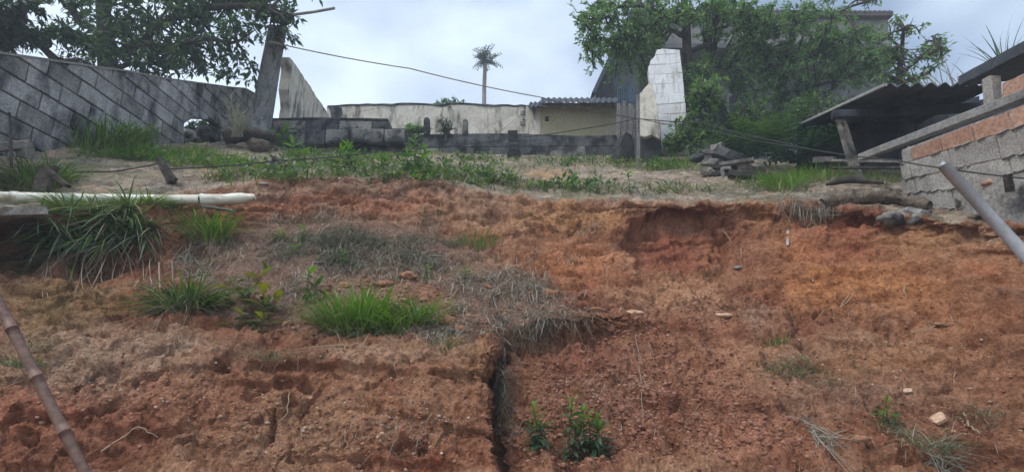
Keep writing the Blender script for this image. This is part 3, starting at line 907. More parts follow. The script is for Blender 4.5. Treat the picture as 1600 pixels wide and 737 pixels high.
def rag(pts, step, amp, seed, closed=False):
    """break straight stretches of an outline into ragged ones"""
    r = np.random.default_rng(seed)
    out = []
    n = len(pts)
    for i in range(n if closed else n - 1):
        a, b = np.array(pts[i]), np.array(pts[(i + 1) % n])
        m = max(1, int(np.linalg.norm(b - a) / step))
        for k in range(m):
            q = a + (b - a) * k / m
            if k: q = q + r.uniform(-amp, amp, 2)
            out.append(tuple(q))
    if not closed: out.append(tuple(pts[-1]))
    return out


# ---- long block wall climbing the left side of the plot
wl_ = Plane(PD(0, 150, 5.0), (-0.03, 1))
top = outline_px(wl_, [(0, 84), (100, 98), (200, 112), (300, 129), (383, 139), (404, 150)])
bot = outline_px(wl_, [(404, 236), (346, 240), (345, 196), (330, 187), (300, 186), (288, 194), (286, 246), (200, 256), (100, 262), (0, 275)])
ext_t = (top[0][0] - 2.6, top[0][1] - 2.6 * 0.42); ext_b = (bot[-1][0] - 2.6, bot[-1][1] - 2.6 * 0.45)
out_l = [ext_t] + top + bot + [ext_b]
wall = thing('block_wall', 'long grey concrete block wall with black mould, climbing the hill under the trees', 'wall', wl_.to([(1.5, 3.2)])[0])
block_wall(wall, wl_, out_l, 0.42, 0.205, 0.14, M['block'], M['mortar'], seed=3, joint=0.017, proud=0.020)
cap_pts = [ext_t] + rag(top, 0.5, 0.012, 4)
mb = MB()
for a, b in zip(cap_pts[:-1], cap_pts[1:]):
    V, F = prism(wl_, [(a[0], a[1] - .004), (b[0], b[1] - .004), (b[0], b[1] + .022), (a[0], a[1] + .022)], -0.15, 0.012)
    mb.add(V, F)
mb.obj('coping', M['beam'], wall)
# rubble in the breach
for i, (px, row, s_) in enumerate([(300, 210, .10), (322, 207, .13), (338, 214, .09), (312, 219, .07), (290, 219, .06)]):
    p = wl_.to([wl_.px(px, row)], -0.05)[0]
    V, F = rock_mesh(80 + i)
    o = mesh_obj('broken_stone', V * np.array([s_, s_, s_ * .8]) + p, F, M['mould_pale'] if i == 0 else M['mould'])
    tag(o, ['pale upright lump of broken concrete in the wall breach', 'large dark lump of rubble filling the wall breach', 'dark rubble lump at the uphill side of the breach',
            'small rubble lump at the foot of the breach', 'small rubble lump at the downhill side of the breach'][i], 'rubble', 'rubble in the wall breach')

# ---- leaning concrete pole
pl = thing('concrete_pole', 'thick grey concrete pole leaning beside the end of the block wall', 'pole', PD(403, 212, 9.3))
V, F = tube([PD(402, 222, 9.3), PD(412, 165, 9.3), PD(422, 108, 9.3), PD(434, 44, 9.3)], [0.19, 0.18, 0.165, 0.15], 14)
mesh_obj('shaft', V, F, M['pole'], pl, True)
V, F = tube([PD(437, 60, 9.25), PD(446, 10, 9.2), PD(448, -30, 9.2)], [0.028, 0.026, 0.026], 8)
mast = mesh_obj('mast', V, F, M['steel'], pl, True)
V, F = tube([PD(446, 25, 9.17), PD(490, 19, 9.1), PD(523, 13, 9.05)], [0.026, 0.024, 0.024], 8)
mesh_obj('arm', V, F, M['steel'], mast, True)
V, F = tube([PD(421, 66, 9.02), PD(441, 70, 9.02)], 0.022, 8)
mesh_obj('bracket', V, F, M['steel'], pl, True)


def slab_wall(name, label, cat, plane, pts, thick, mat, n_in=18, rough=0.012, seed=0, parent=None, core=None, grp=None):
    """a rendered wall: front face diced and uneven inside its broken outline"""
    outl = rag(outline_px(plane, pts), 0.10, 0.010, seed, True)
    if area(outl) < 0: outl = outl[::-1]
    V, F = prism(plane, outl, -thick, 0)
    rr = np.random.default_rng(seed + 5)
    V = V + rr.uniform(-rough, rough, V.shape) * 0.6
    o = mesh_obj(name, V, F, mat, parent)
    if parent is None: tag(o, label, cat, grp)
    return o


# ---- triangular remnant of a rendered wall
tw = Plane(PD(453, 150, 10.0), (-0.025, 1))
slab_wall('broken_wall', 'triangular cream remnant of a rendered wall behind the leaning pole', 'wall', tw,
          [(453, 90), (462, 101), (470, 114), (482, 131), (493, 149), (503, 163), (514, 180), (516, 200), (480, 205), (452, 212), (451, 190), (453, 170), (451, 140), (454, 115)], 0.19, M['plaster'], seed=21)
# ---- far rendered wall
fw = Plane(PD(680, 185, 12.6), (1, 0.0))
far = thing('boundary_wall', 'long cream rendered boundary wall with dark stained top across the hilltop', 'wall', PD(680, 212, 12.6))
slab_wall('render', None, None, fw, [(510, 167), (560, 165), (600, 164), (650, 163), (690, 166), (705, 163), (760, 165), (850, 167), (850, 222), (510, 222)], 0.15, M['plaster'], seed=31, parent=far)
mb = MB()
tp = rag(outline_px(fw, [(512, 166), (560, 164), (600, 163), (650, 162), (690, 165), (705, 162), (760, 164), (849, 166)]), 0.16, 0.016, 9)
for a, b in zip(tp[:-1], tp[1:]):
    V, F = prism(fw, [(a[0], a[1] - .035), (b[0], b[1] - .035), (b[0], b[1] + .014), (a[0], a[1] + .014)], -0.16, 0.014)
    mb.add(V, F)
mb.obj('coping', M['mould'], far)
slab_wall('mould_patch', None, None, Plane(PD(680, 185, 12.585), (1, 0.0)), [(514, 168), (534, 168), (535, 178), (530, 186), (518, 186)], 0.008, M['mould'], seed=33, parent=far)
bp = Plane(PD(680, 185, 12.59), (1, 0.0))
for i, (px, row) in enumerate([(818, 176), (821, 184), (818, 192), (827, 197), (835, 200)]):
    V, F = prism(bp, outline_px(bp, [(px - 5, row + 3), (px + 5, row + 3), (px + 5, row - 2.5), (px - 5, row - 2.5)]), -0.02, 0.012)
    mesh_obj('brick', V, F, M['mould_pale'], far)

# ---- stepped foundation of big blocks below the pole
fd = Plane(PD(520, 205, 9.6), (1, 0.02))
fo = thing('stepped_foundation', 'stepped foundation of mouldy grey blocks in front of the cream wall remnant', 'foundation', fd.to([fd.px(520, 240)])[0])
block_wall(fo, fd, outline_px(fd, [(418, 184), (500, 183), (606, 185), (611, 200), (632, 201), (634, 250), (418, 250)]), 0.62, 0.265, 0.5,
           lambda r: M['mould_pale'] if r.random() < .55 else M['mould'], M['mould'], s0=.1, z0=fd.px(520, 208)[1], seed=5, joint=.02, proud=.02)
fd2 = Plane(PD(560, 212, 9.4), (1, 0.02))
for i, (xa, xb, ra, rb) in enumerate([(476, 508, 203, 226), (509, 546, 201, 224), (547, 600, 200, 223), (601, 632, 201, 224)]):
    V, F = rough_beam(fd2.to([fd2.px(xa, (ra + rb) / 2)], -.1)[0], fd2.to([fd2.px(xb - .8, (ra + rb) / 2)], -.1)[0], 0.22, 0.27, 4, .05, 30 + i)
    mesh_obj('block', V, F, M['mould_pale'] if i != 0 else M['mould'], fo)

# ---- low mouldy retaining wall
lw = Plane(PD(800, 225, 10.9), (1, -0.02))
low = thing('low_wall', 'low black stained retaining wall running along the top of the terrace', 'wall', lw.to([lw.px(800, 245)])[0])
block_wall(low, lw, outline_px(lw, [(600, 211), (700, 209), (790, 208), (900, 212), (985, 211), (985, 262), (600, 256)]), 0.78, 0.30, 0.3,
           lambda r: M['mould'] if r.random() < .8 else M['mould_pale'], M['mould'], z0=lw.px(800, 209)[1], seed=6, joint=.014, proud=.012)
# its stumps and post
for px, r0, r1, w, lab, nm in [(667, 184, 212, .10, 'short broken pillar stump on the low wall, by the weed clump', 'pillar_stump'),
                               (727, 187, 212, .10, 'short pale pillar stump with dark cap on the low wall', 'pillar_stump')]:
    st = thing(nm, lab, 'pillar', PD(px, r1, 11.0), 'pillar stumps on the low wall')
    V, F = rough_beam(PD(px, r1, 11.0), PD(px, r0 + 4, 11.0), w * 1.25, w * 1.25, 4, .10, px)
    mesh_obj('shaft', V, F, M['mould_pale'] if px > 700 else M['mould'], st)
    V, F = rough_beam(PD(px, r0 + 4, 11.0), PD(px, r0, 11.0), w * 1.1, w * 1.1, 2, .2, px + 1, taper=.6)
    mesh_obj('cap', V, F, M['mould'], st)
po = thing('block_post', 'dark square block post standing in front of the low wall', 'post', at(804, 250)[0])
zb = [250, 236, 221, 204]
for i in range(3):
    a = PD(804 - i, zb[i], 10.2); b = PD(803 - i, zb[i + 1] + 1, 10.2)
    V, F = rough_beam(a, b, [.27, .22, .19][i], .2, 3, .07, 90 + i)
    mesh_obj('block', V, F, M['black_mould'] if i != 1 else M['mould'], po)

# ---- small yellow shed with corrugated roof
def corrugated(p00, p10, p01, p11, waves, amp, thick=0.008, nu_=None, nv_=6):
    """sheet between four corners; waves counted along p00->p10; ridges run p00->p01"""
    p00, p10, p01, p11 = [np.array(p, float) for p in (p00, p10, p01, p11)]
    nu_ = nu_ or waves * 8
    nrm = unit(np.cross(p10 - p00, p01 - p00))
    V = []
    for side in (0, 1):
        for j in range(nv_ + 1):
            t = j / nv_
            for i in range(nu_ + 1):
                s_ = i / nu_
                q = (p00 * (1 - s_) + p10 * s_) * (1 - t) + (p01 * (1 - s_) + p11 * s_) * t
                V.append(q + nrm * (amp * math.sin(2 * math.pi * waves * s_) - side * thick))
    n = (nu_ + 1) * (nv_ + 1)
    F = []
    w = nu_ + 1
    for j in range(nv_):
        for i in range(nu_):
            a = j * w + i
            F.append((a, a + 1, a + w + 1, a + w))
            F.append((n + a, n + a + w, n + a + w + 1, n + a + 1))
    for i in range(nu_):
        F.append((i, n + i, n + i + 1, i + 1))
        a = nv_ * w + i
        F.append((a, a + 1, n + a + 1, n + a))
    for j in range(nv_):
        a = j * w
        F.append((a, a + w, n + a + w, n + a))
        a = j * w + nu_
        F.append((a, n + a, n + a + w, a + w))
    return np.array(V), F


sp = Plane(PD(905, 190, 11.9), (1, -0.01))
shed = thing('small_shed', 'small pale yellow shed with low corrugated roof behind the retaining wall', 'shed', sp.to([sp.px(905, 215)])[0])
slab_wall('front_wall', None, None, sp, [(846, 165), (968, 165), (968, 222), (846, 222)], 0.12, M['yellow'], seed=41, parent=shed)
slab_wall('side_wall', None, None, Plane(PD(840, 190, 11.95), (1, 0)), [(822, 166), (845, 166), (845, 222), (822, 222)], 0.12, M['plaster'], seed=42, parent=shed)
slab_wall('fascia', None, None, Plane(PD(905, 190, 11.82), (1, -.01)), [(846, 160), (969, 161), (969, 168), (846, 168)], 0.05, M['tin_grey'], seed=43, parent=shed)
V, F = corrugated(PD(843, 160, 11.6), PD(972, 160, 11.5), PD(846, 153, 13.6), PD(968, 153, 13.6), 14, .02)
mesh_obj('roof_sheet', V, F, M['fibre'], shed, True)
V, F = corrugated(PD(824, 167, 11.7), PD(846, 166, 11.7), PD(828, 160, 13.2), PD(848, 159, 13.2), 3, .02)
mesh_obj('roof_sheet', V, F, M['fibre'], shed, True)
V, F = rough_beam(PD(966, 222, 11.7), PD(966, 163, 11.7), .05, .05, 4, .1, 3)
mesh_obj('corner_post', V, F, M['whitejoint'], shed)
slab_wall('vent', None, None, Plane(PD(855, 190, 11.86), (1, 0)), [(852, 182), (857, 182), (857, 188), (852, 188)], 0.03, M['opening_shade'], seed=44, parent=shed)

# ---- corrugated sheets standing on end
for i, (x0, x1, r0, r1, Dd, lab) in enumerate([(964, 974, 137, 220, 10.4, 'weathered grey corrugated sheet standing upright next to the shed corner'),
                                              (973, 983, 133, 222, 10.2, 'tall corrugated sheet standing between two shorter ones, blue at the top'),
                                              (982, 992, 138, 222, 10.0, 'grey corrugated sheet standing upright against the broken cream wall')]):
    sh = thing('corrugated_sheet', lab, 'roof sheet', PD((x0 + x1) / 2, r1, Dd), 'corrugated sheets stood on end')
    rm = r0 + 24
    V, F = corrugated(PD(x0, r1, Dd), PD(x1, r1, Dd - .05), PD(x0, rm, Dd), PD(x1, rm, Dd - .05), 3, .014)
    mesh_obj('lower_panel', V, F, M['tin_grey'], sh, True)
    V, F = corrugated(PD(x0, rm, Dd), PD(x1, rm, Dd - .05), PD(x0 + 1, r0, Dd), PD(x1 + 1, r0 - 3, Dd - .05), 3, .014)
    mesh_obj('upper_panel', V, F, M['tin_blue'], sh, True)

# ---- cream fragment, dark stubs and perforated post
cf = Plane(PD(1012, 180, 8.9), (1, -0.35))
slab_wall('plaster_fragment', 'ragged cream plastered wall fragment standing beside the white block pier', 'wall', cf,
          [(997, 150), (1007, 138), (1019, 126), (1021, 140), (1024, 156), (1028, 180), (1032, 206), (1030, 216), (1018, 210), (1008, 214), (999, 212)], 0.10, M['plaster'], seed=51)
cf2 = Plane(PD(1015, 220, 8.95), (1, -0.2))
slab_wall('wall_stub', 'black mouldy wall stub under the cream plaster fragment', 'wall', cf2,
          [(1000, 214), (1009, 208), (1020, 211), (1031, 207), (1034, 225), (1036, 262), (999, 262)], 0.3, M['black_mould'], seed=52, rough=.03)
cf3 = Plane(PD(978, 220, 9.1), (1, 0.3))
slab_wall('wall_stub', 'black mouldy wall stub under the upright corrugated sheets', 'wall', cf3,
          [(968, 232), (972, 216), (979, 207), (986, 210), (990, 218), (992, 258), (966, 258)], 0.3, M['black_mould'], seed=53, rough=.03)
pf = thing('perforated_post', 'thin pale perforated fence post in front of the cream plaster fragment', 'post', PD(998, 262, 8.4))
V, F = rough_beam(PD(998, 266, 8.4), PD(997, 148, 8.4), .045, .045, 6, .05, 5)
sh_ = mesh_obj('shaft', V, F, M['beam'], pf)
for row in np.arange(190, 206, 5):
    V, F = tube([PD(997.6, row, 8.36), PD(997.6, row, 8.39)], .009, 8)
    mesh_obj('hole', V, F, M['opening_shade'], sh_)
# ---- white painted pier of blocks
wp = Plane(PD(1045, 150, 9.3), (1, -0.12))
pier = thing('white_block_pier', 'tall ragged white painted block pier in front of the grey house', 'wall', wp.to([wp.px(1052, 222)])[0])
block_wall(pier, wp, outline_px(wp, [(1032, 240), (1029, 190), (1026, 163), (1019, 140), (1015, 125), (1013, 106), (1017, 95), (1023, 89), (1026, 78), (1036, 76), (1062, 78), (1064, 96), (1067, 120), (1071, 165), (1076, 213), (1077, 240)]),
           0.40, 0.202, 0.15, M['whiteblock'], M['whitejoint'], seed=8, joint=.007, proud=.006, z0=wp.px(1045, 100)[1])

# ---- big grey house behind the trees
hp = Plane(PD(1150, 120, 15.5), (1, -0.04))
house = thing('grey_house', 'large grey rendered house behind the trees with tiled roof edge', 'house', hp.to([hp.px(1150, 230)])[0])
hu = Plane(PD(1150, 50, 14.6), (1, -0.04))
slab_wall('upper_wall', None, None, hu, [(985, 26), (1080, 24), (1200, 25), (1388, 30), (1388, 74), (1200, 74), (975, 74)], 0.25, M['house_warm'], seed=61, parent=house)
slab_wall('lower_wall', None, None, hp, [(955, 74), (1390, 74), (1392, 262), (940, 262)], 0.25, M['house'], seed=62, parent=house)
V, F = prism(hu, outline_px(hu, [(976, 72), (1389, 72), (1389, 79), (976, 79)]), -1.0, 0.12)
mesh_obj('floor_slab', V, F, M['house'], house)
V, F = prism(hu, outline_px(hu, [(983, 21), (1389, 24), (1389, 31), (983, 28)]), -3.0, 0.18)
roof = mesh_obj('roof', V, F, M['tile'], house)
for i in range(54):
    px = 985 + i * 7.5
    a = hu.to([hu.px(px, 23 + i * .05)], 0.20)[0]; b = hu.to([hu.px(px, 22 + i * .05)], -0.5)[0]
    V, F = tube([a, b], .045, 7)
    mesh_obj('roof_tile', V, F, M['tile'], roof)
# lean-to roof on the near corner, its edge falling to the left
le = Plane(PD(955, 100, 14.2), (1, 0.0))
V, F = prism(le, outline_px(le, [(923, 151), (928, 152), (992, 22), (985, 18)]), -2.6, 0.25)
mesh_obj('rake_roof', V, F, M['fibre'], house)
slab_wall('gable_wall', None, None, Plane(PD(955, 120, 14.6), (1, 0)), [(934, 148), (985, 40), (1000, 40), (1000, 250), (936, 250)], 0.2, M['house'], seed=63, parent=house)
V, F = rough_beam(PD(931, 240, 14.0), PD(929, 150, 14.0), .06, .06, 3, .05, 3)
mesh_obj('eave_post', V, F, M['whitejoint'], house)
for q in ([(1105, 84), (1168, 84), (1168, 106), (1105, 106)], [(1010, 84), (1060, 84), (1060, 150), (1010, 150)], [(1136, 152), (1160, 140), (1186, 152), (1186, 235), (1136, 235)], [(1262, 96), (1310, 96), (1310, 128), (1262, 128)]):
    ho = Plane(hp.p0 + hp.n * 0.02, (1, -0.04))
    V, F = prism(ho, outline_px(ho, q), -0.02, 0.02)
    w = mesh_obj('window' if q[0][0] != 1136 else 'doorway', V, F, M['opening_shade'], house)
    fr = MB()
    oq = outline_px(ho, q)
    for a, b in zip(oq, oq[1:] + oq[:1]):
        V, F = rough_beam(ho.to([a], .03)[0], ho.to([b], .03)[0], .07, .07, 2, .05, 2)
        fr.add(V, F)
    fr.obj('frame', M['house_warm'], w)

# ================================================================== RIGHT: OPEN SHED AND BRICK HUT
os_ = thing('open_shed', 'dark open shed under a corrugated fibre cement roof beside the brick hut', 'shed', at(1340, 275)[0])
f0, f1 = PD(1386, 133, 5.2), PD(1560, 131, 5.0)
b0, b1 = PD(1246, 197, 7.3), PD(1440, 190, 7.3)
V, F = corrugated(f0, f1, b0, b1, 8, .022, .010)
mesh_obj('roof_sheet', V, F, M['fibre'], os_, True)
V, F = rough_beam(f0 + np.array([-.012, 0, .005]), b0 + np.array([-.012, 0, .005]), .03, .03, 6, .05, 2)
mesh_obj('edge_strip', V, F, M['fibre_edge'], os_)
V, F = rough_beam(at(1339, 280)[0], PD(1309, 171, 6.25), .088, .08, 6, .06, 4)
mesh_obj('post', V, F, M['wood'], os_)
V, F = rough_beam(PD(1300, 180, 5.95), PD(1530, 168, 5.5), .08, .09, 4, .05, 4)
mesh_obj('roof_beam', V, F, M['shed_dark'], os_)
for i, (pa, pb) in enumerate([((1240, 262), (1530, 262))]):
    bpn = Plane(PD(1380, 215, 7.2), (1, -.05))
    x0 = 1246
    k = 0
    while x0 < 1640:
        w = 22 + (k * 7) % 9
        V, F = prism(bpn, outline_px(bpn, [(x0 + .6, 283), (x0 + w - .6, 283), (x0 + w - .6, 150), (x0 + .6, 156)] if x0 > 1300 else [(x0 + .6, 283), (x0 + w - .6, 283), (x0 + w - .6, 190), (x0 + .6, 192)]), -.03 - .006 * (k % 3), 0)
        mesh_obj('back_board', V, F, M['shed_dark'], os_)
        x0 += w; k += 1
spn = Plane(PD(1262, 230, 6.9), (-0.02, -1))
V, F = rough_beam(PD(1290, 251, 6.2), PD(1415, 253, 5.6), .05, .035, 6, .1, 8)
mesh_obj('rail', V, F, M['wood'], os_)
V, F = rough_beam(PD(1272, 250, 6.6), PD(1304, 249, 6.3), .05, .07, 3, .1, 9)
mesh_obj('rail', V, F, M['wood'], os_)
V, F = rough_beam(PD(1300, 262, 6.0), PD(1420, 262, 5.5), .04, .03, 6, .1, 8)
mesh_obj('rail', V, F, M['darkwood'], os_)

hw = Plane(PD(1500, 220, 4.25), (-0.10, 1))
hut = thing('brick_hut', 'unfinished hut wall of clay bricks and concrete blocks under a sloping beam', 'hut', hw.to([hw.px(1500, 300)])[0])
topz = lambda px, row: hw.px(px, row)
# courses: rows where each bed starts (at px 1420 and px 1600)
beds = [((1412, 236), (1600, 163)), ((1411, 256), (1600, 196)), ((1411, 281), (1600, 240)), ((1412, 303), (1600, 284)), ((1413, 324), (1600, 330)), ((1413, 346), (1600, 378))]
core = prism(hw, outline_px(hw, [(1409, 234), (1790, 92), (1790, 430), (1412, 346)]), -.13, -.003)
mesh_obj('mortar_core', core[0], core[1], M['cmortar'], hut)
rr = np.random.default_rng(5)
for ci in range(5):
    (xa, ra), (xb, rb) = beds[ci]
    (xc, rc), (xd, rd_) = beds[ci + 1]
    sa, za = hw.px(xa, ra); sb, zb_ = hw.px(xb, rb)
    sc_, zc_ = hw.px(xc, rc); sd, zd = hw.px(xd, rd_)
    far_s, near_s = max(sa, sc_), min(sb, sd) - 0.75
    bl = 0.29 if ci == 0 else 0.40
    s1 = far_s - (0.0)
    first = True
    while s1 > near_s:
        ln = (0.11 if ci == 0 else (.10 if ci in (1, 3) else .14)) if first else bl * rr.uniform(.95, 1.02)
        first = False
        s0 = max(s1 - ln, near_s)
        def zt(s): return za + (zb_ - za) * (s - sa) / (sb - sa)
        def zl(s): return zc_ + (zd - zc_) * (s - sc_) / (sd - sc_)
        j = .005
        pts = [(s0 + j, zl(s0) + j), (s1 - j, zl(s1) + j), (s1 - j, zt(s1) - j), (s0 + j, zt(s0) - j)]
        mx = np.mean([p[0] for p in pts]), np.mean([p[1] for p in pts])
        # knocked-off corners show the hollow cores
        knocked = (ci, round((far_s - s1) / bl)) in ((1, 3), (2, 2), (2, 3), (3, 1))
        if knocked:
            pts = [pts[0], (pts[1][0] - .07, pts[1][1]), (pts[1][0] - .05, pts[1][1] + .05), (pts[1][0] - .005, pts[1][1] + .085), pts[2], pts[3]]
        pts = [(p_[0] + rr.uniform(-.003, .003), p_[1] + rr.uniform(-.003, .003)) for p_ in pts]
        e = rr.uniform(.001, .007)
        V, F = prism(hw, pts, -.05, e)
        mesh_obj('brick' if ci == 0 else 'block', V, F, M['clay'] if ci == 0 and not first and ln > .12 else M['cblock'], hut)
        if knocked:
            q = pts[1]
            V, F = prism(hw, [(q[0], q[1] - .004), (q[0] + .075, q[1] - .004), (q[0] + .072, q[1] + .09), (q[0] + .01, q[1] + .05)], -.06, -.003)
            mesh_obj('cavity', V, F, M['opening_shade'], hut)
        s1 = s0
    # mortar squeezed out along the bed
    mb = MB()
    s_ = far_s
    while s_ > near_s:
        ln = rr.uniform(.04, .12)
        if rr.random() < .6:
            V, F = rock_mesh(int(rr.integers(1e6)), 0)
            q = hw.to([(s_, zc_ + (zd - zc_) * (s_ - sc_) / (sd - sc_))], .004)[0]
            mb.add(q + V[:, :1] * .022 * hw.n + V[:, 1:2] * ln * .5 * hw.d + V[:, 2:3] * .011 * np.array([0, 0, 1]), F)
        s_ -= ln
    if mb.v: tag(mb.obj('mortar_bead', M['cmortar'], hut), kind='stuff')
V, F = rough_beam(PD(1346, 246, 5.35), PD(1790, 77, 3.2), .075, .075, 12, .04, 6)
mesh_obj('beam', V, F, M['beam'], hut)
V, F = rough_beam(PD(1416, 246, 4.8), PD(1424, 232, 4.8), .06, .06, 2, .2, 6)
mesh_obj('packing_stone', V, F, M['beam'], hut)
# upper storey: pillar, clay bricks and roof slab edge
V, F = rough_beam(PD(1552, 168, 4.5), PD(1549, 122, 4.55), .095, .095, 4, .05, 7)
mesh_obj('pillar', V, F, M['cblock'], hut)
hw2 = Plane(PD(1585, 130, 4.3), (-0.10, 1))
for i, q in enumerate([[(1566, 158), (1600, 144), (1600, 116), (1566, 130)], [(1601, 143), (1645, 124), (1645, 96), (1601, 115)]]):
    V, F = prism(hw2, outline_px(hw2, q), -.1, 0)
    mesh_obj('brick', V, F, M['clay'], hut)
V, F = rough_beam(PD(1538, 122, 4.95), PD(1690, 47, 3.85), .42, .11, 10, .03, 8)
mesh_obj('roof_edge', V, F, M['fibre'], hut)
# fallen concrete below the hut
sl = Plane(PD(1560, 310, 3.75), (-0.3, 1))
fs_ = slab_wall('concrete_slab', 'tilted dirty concrete slab lying against the foot of the brick hut', 'slab', sl,
          [(1500, 302), (1530, 286), (1570, 272), (1615, 258), (1700, 245), (1700, 370), (1600, 352), (1545, 338), (1505, 330)], .22, M['mould_pale'], seed=71, rough=.03)
V, F = rough_beam(PD(1578, 300, 3.6), PD(1574, 272, 3.6), .04, .04, 3, .15, 7)
tag(mesh_obj('iron_stub', V, F, M['darkwood']), 'short dark stub sticking up from the fallen concrete slab', 'stub')
V, F = rock_mesh(301)
tag(mesh_obj('brick_shard', V * np.array([.085, .05, .03]) + PD(1549, 287, 3.85), F, M['clay']), 'broken piece of orange clay brick lying on the fallen concrete', 'brick')

# ---- grey pole leaning in from the right edge
gp = thing('grey_pole', 'straight grey pole slanting down past the brick hut to the slope', 'pole', at(1690, 501)[0])
pe = at(1690, 501)[0]
V, F = tube([pe, pe + (PD(1474, 258, 3.35) - pe) * .5, PD(1474, 258, 3.35)], [.037, .036, .034], 16)
mesh_obj('shaft', V, F, M['pvc_grey'], gp, True)
V, F = tube([PD(1474, 258, 3.35), PD(1470, 251, 3.36)], [.02, .006], 8)
mesh_obj('tip', V, F, M['pvc_grey'], gp, True)

# ---- log on the lip and the block under it
def log_mesh(pts, rads, sides=14, amp=.2, seed=0, per=5):
    pts = np.array(pts, float)
    t = np.linspace(0, len(pts) - 1, (len(pts) - 1) * per + 1)
    pp = np.stack([np.interp(t, range(len(pts)), pts[:, k]) for k in range(3)], 1)
    rr_ = np.interp(t, range(len(pts)), rads)
    V, F = tube(pp, rr_, sides)
    c = np.repeat(pp, sides, 0)
    d = V - c
    n = fbm(V * np.array([3, 3, 9]) + seed, 3, seed) * amp + vnoise(V * 22 + seed, seed + 2) * amp * .45
    return c + d * (1 + n)[:, None], F


V, F = log_mesh([at(1284, 322, .02)[0], at(1330, 318, .05)[0], at(1390, 318, .05)[0], at(1456, 326, .05)[0]], [.03, .08, .075, .05], 22, .95, 5, 14)
tag(mesh_obj('fallen_log', V, F, M['log'], None, True), 'muddy fallen log lying along the lip below the open shed', 'log')
for i, (px, row, D_, sh, lab) in enumerate([(1392, 338, 4.2, (.13, .10, .065), 'pale lump of concrete half buried under the muddy log'), (1432, 333, 4.15, (.12, .10, .07), 'grey lump of concrete half buried beside the pale one')]):
    V, F = rock_mesh(310 + i, 2)
    tag(mesh_obj('concrete_lump', V * np.array(sh) + at(px, row)[0] - at(px, row)[1] * .03, F, M['mould_pale'], None, False), lab, 'rubble', 'concrete lumps under the log')
V, F = log_mesh([PD(1290, 288, 5.0), PD(1325, 281, 4.9), PD(1380, 285, 4.8)], [.02, .045, .02], 10, .4, 15, 6)
tag(mesh_obj('bark_piece', V, F, M['darkwood'], None, True), 'dark broken bark piece in the grass by the shed post', 'bark')
# ---- dark log under the leaning pole with a boulder
V, F = log_mesh([PD(349, 216, 8.4), PD(372, 211, 8.5), PD(400, 211, 8.6), PD(430, 215, 8.7)], [.11, .135, .12, .08], 14, .3, 25, 7)
tag(mesh_obj('charred_log', V, F, M['darkwood'], None, True), 'charred black log lying at the foot of the leaning pole', 'log')
V, F = rock_mesh(33, 2)
tag(mesh_obj('boulder', V * np.array([.17, .16, .11]) + PD(402, 229, 8.35), F, M['log'], None, True), 'round brown boulder under the charred log', 'boulder')

# ---- wood and rubble pile
pile = [((1098, 238), (1150, 243), 7.6, .10, .05, 'wood', 'grey plank on top of the scrap pile, resting on the flat stone'), ((1116, 240), (1160, 256), 7.3, .34, .16, 'mould', 'large dark slab in the middle of the scrap pile'),
        ((1096, 252), (1130, 256), 7.2, .12, .10, 'mould_pale', 'pale block at the downhill side of the scrap pile'), ((1108, 262), (1195, 268), 7.0, .14, .07, 'darkwood', 'long dark board at the bottom of the scrap pile'),
        ((1124, 258), (1178, 250), 6.9, .10, .05, 'wood', 'grey board slanting across the scrap pile'), ((1112, 232), (1130, 226), 7.8, .08, .08, 'beam', 'short pale stick of concrete jutting from the scrap pile'),
        ((1138, 272), (1206, 276), 6.6, .12, .08, 'darkwood', 'dark rotten board lying in front of the scrap pile')]
for i, (a, b, Dd, w, h, mt, lab) in enumerate(pile):
    V, F = rough_beam(PD(a[0], a[1], Dd), PD(b[0], b[1], Dd - .15), w, h, 6, .14, 200 + i)
    tag(mesh_obj('scrap_piece', V, F, M[mt]), lab, 'scrap', 'scrap pile by the bushes')
fr = MB()
for a, b in [((1128, 262), (1130, 278)), ((1140, 262), (1143, 277)), ((1127, 263), (1141, 262))]:
    V, F = rough_beam(PD(*a, 6.6), PD(*b, 6.6), .035, .035, 2, .1, 3)
    fr.add(V, F)
tag(fr.obj('trestle', M['beam']), 'small pale three sided trestle standing before the scrap pile', 'trestle')
for i, (px, row, s_) in enumerate([(1106, 268, .09), (1120, 272, .07), (1160, 262, .11), (1090, 246, .09), (1182, 262, .08)]):
    V, F = rock_mesh(400 + i)
    tag(mesh_obj('pile_stone', V * s_ * np.array([1.2, 1, .7]) + PD(px, row, 6.9), F, M['mould' if i % 2 else 'rock']),
        ['brown stone wedged under the pale block of the scrap pile', 'dark stone beside the small pale trestle', 'brown stone in the heart of the scrap pile', 'dark stone at the downhill edge of the scrap pile', 'brown stone at the shed side of the scrap pile'][i], 'stone', 'stones in the scrap pile')

# ================================================================== LEFT: PIPE, STAKES, PLANK, SLAB, BAMBOO
pp_ = thing('drain_pipe', 'long dirty white plastic drain pipe lying along the grassy ledge', 'pipe', PD(200, 320, 4.4))
pts = [PD(-160, 306, 3.95), PD(0, 308, 4.22), PD(120, 310, 4.4), PD(220, 312, 4.5), PD(312, 312, 4.62)]
V, F = tube(pts, .046, 18); mesh_obj('tube', V, F, M['pvc'], pp_, True)
pts = [PD(311, 312, 4.615), PD(316, 311.7, 4.63), PD(320, 311.6, 4.635), PD(350, 311.5, 4.67), PD(358, 311, 4.68), PD(362, 311, 4.68), PD(378, 309.5, 4.7), PD(385, 309, 4.7), PD(399, 307.5, 4.72)]
V, F = tube(pts, [.050, .056, .05, .048, .05, .054, .05, .04, .026], 18); mesh_obj('spigot_end', V, F, M['pvc'], pp_, True)
V, F = tube([PD(16, 308.3, 4.24), PD(30, 308.5, 4.27)], .052, 18); mesh_obj('coupling', V, F, M['pvc'], pp_, True)
V, F = rough_beam(PD(318, 322, 4.55), PD(366, 329, 4.5), .06, .02, 5, .15, 3)
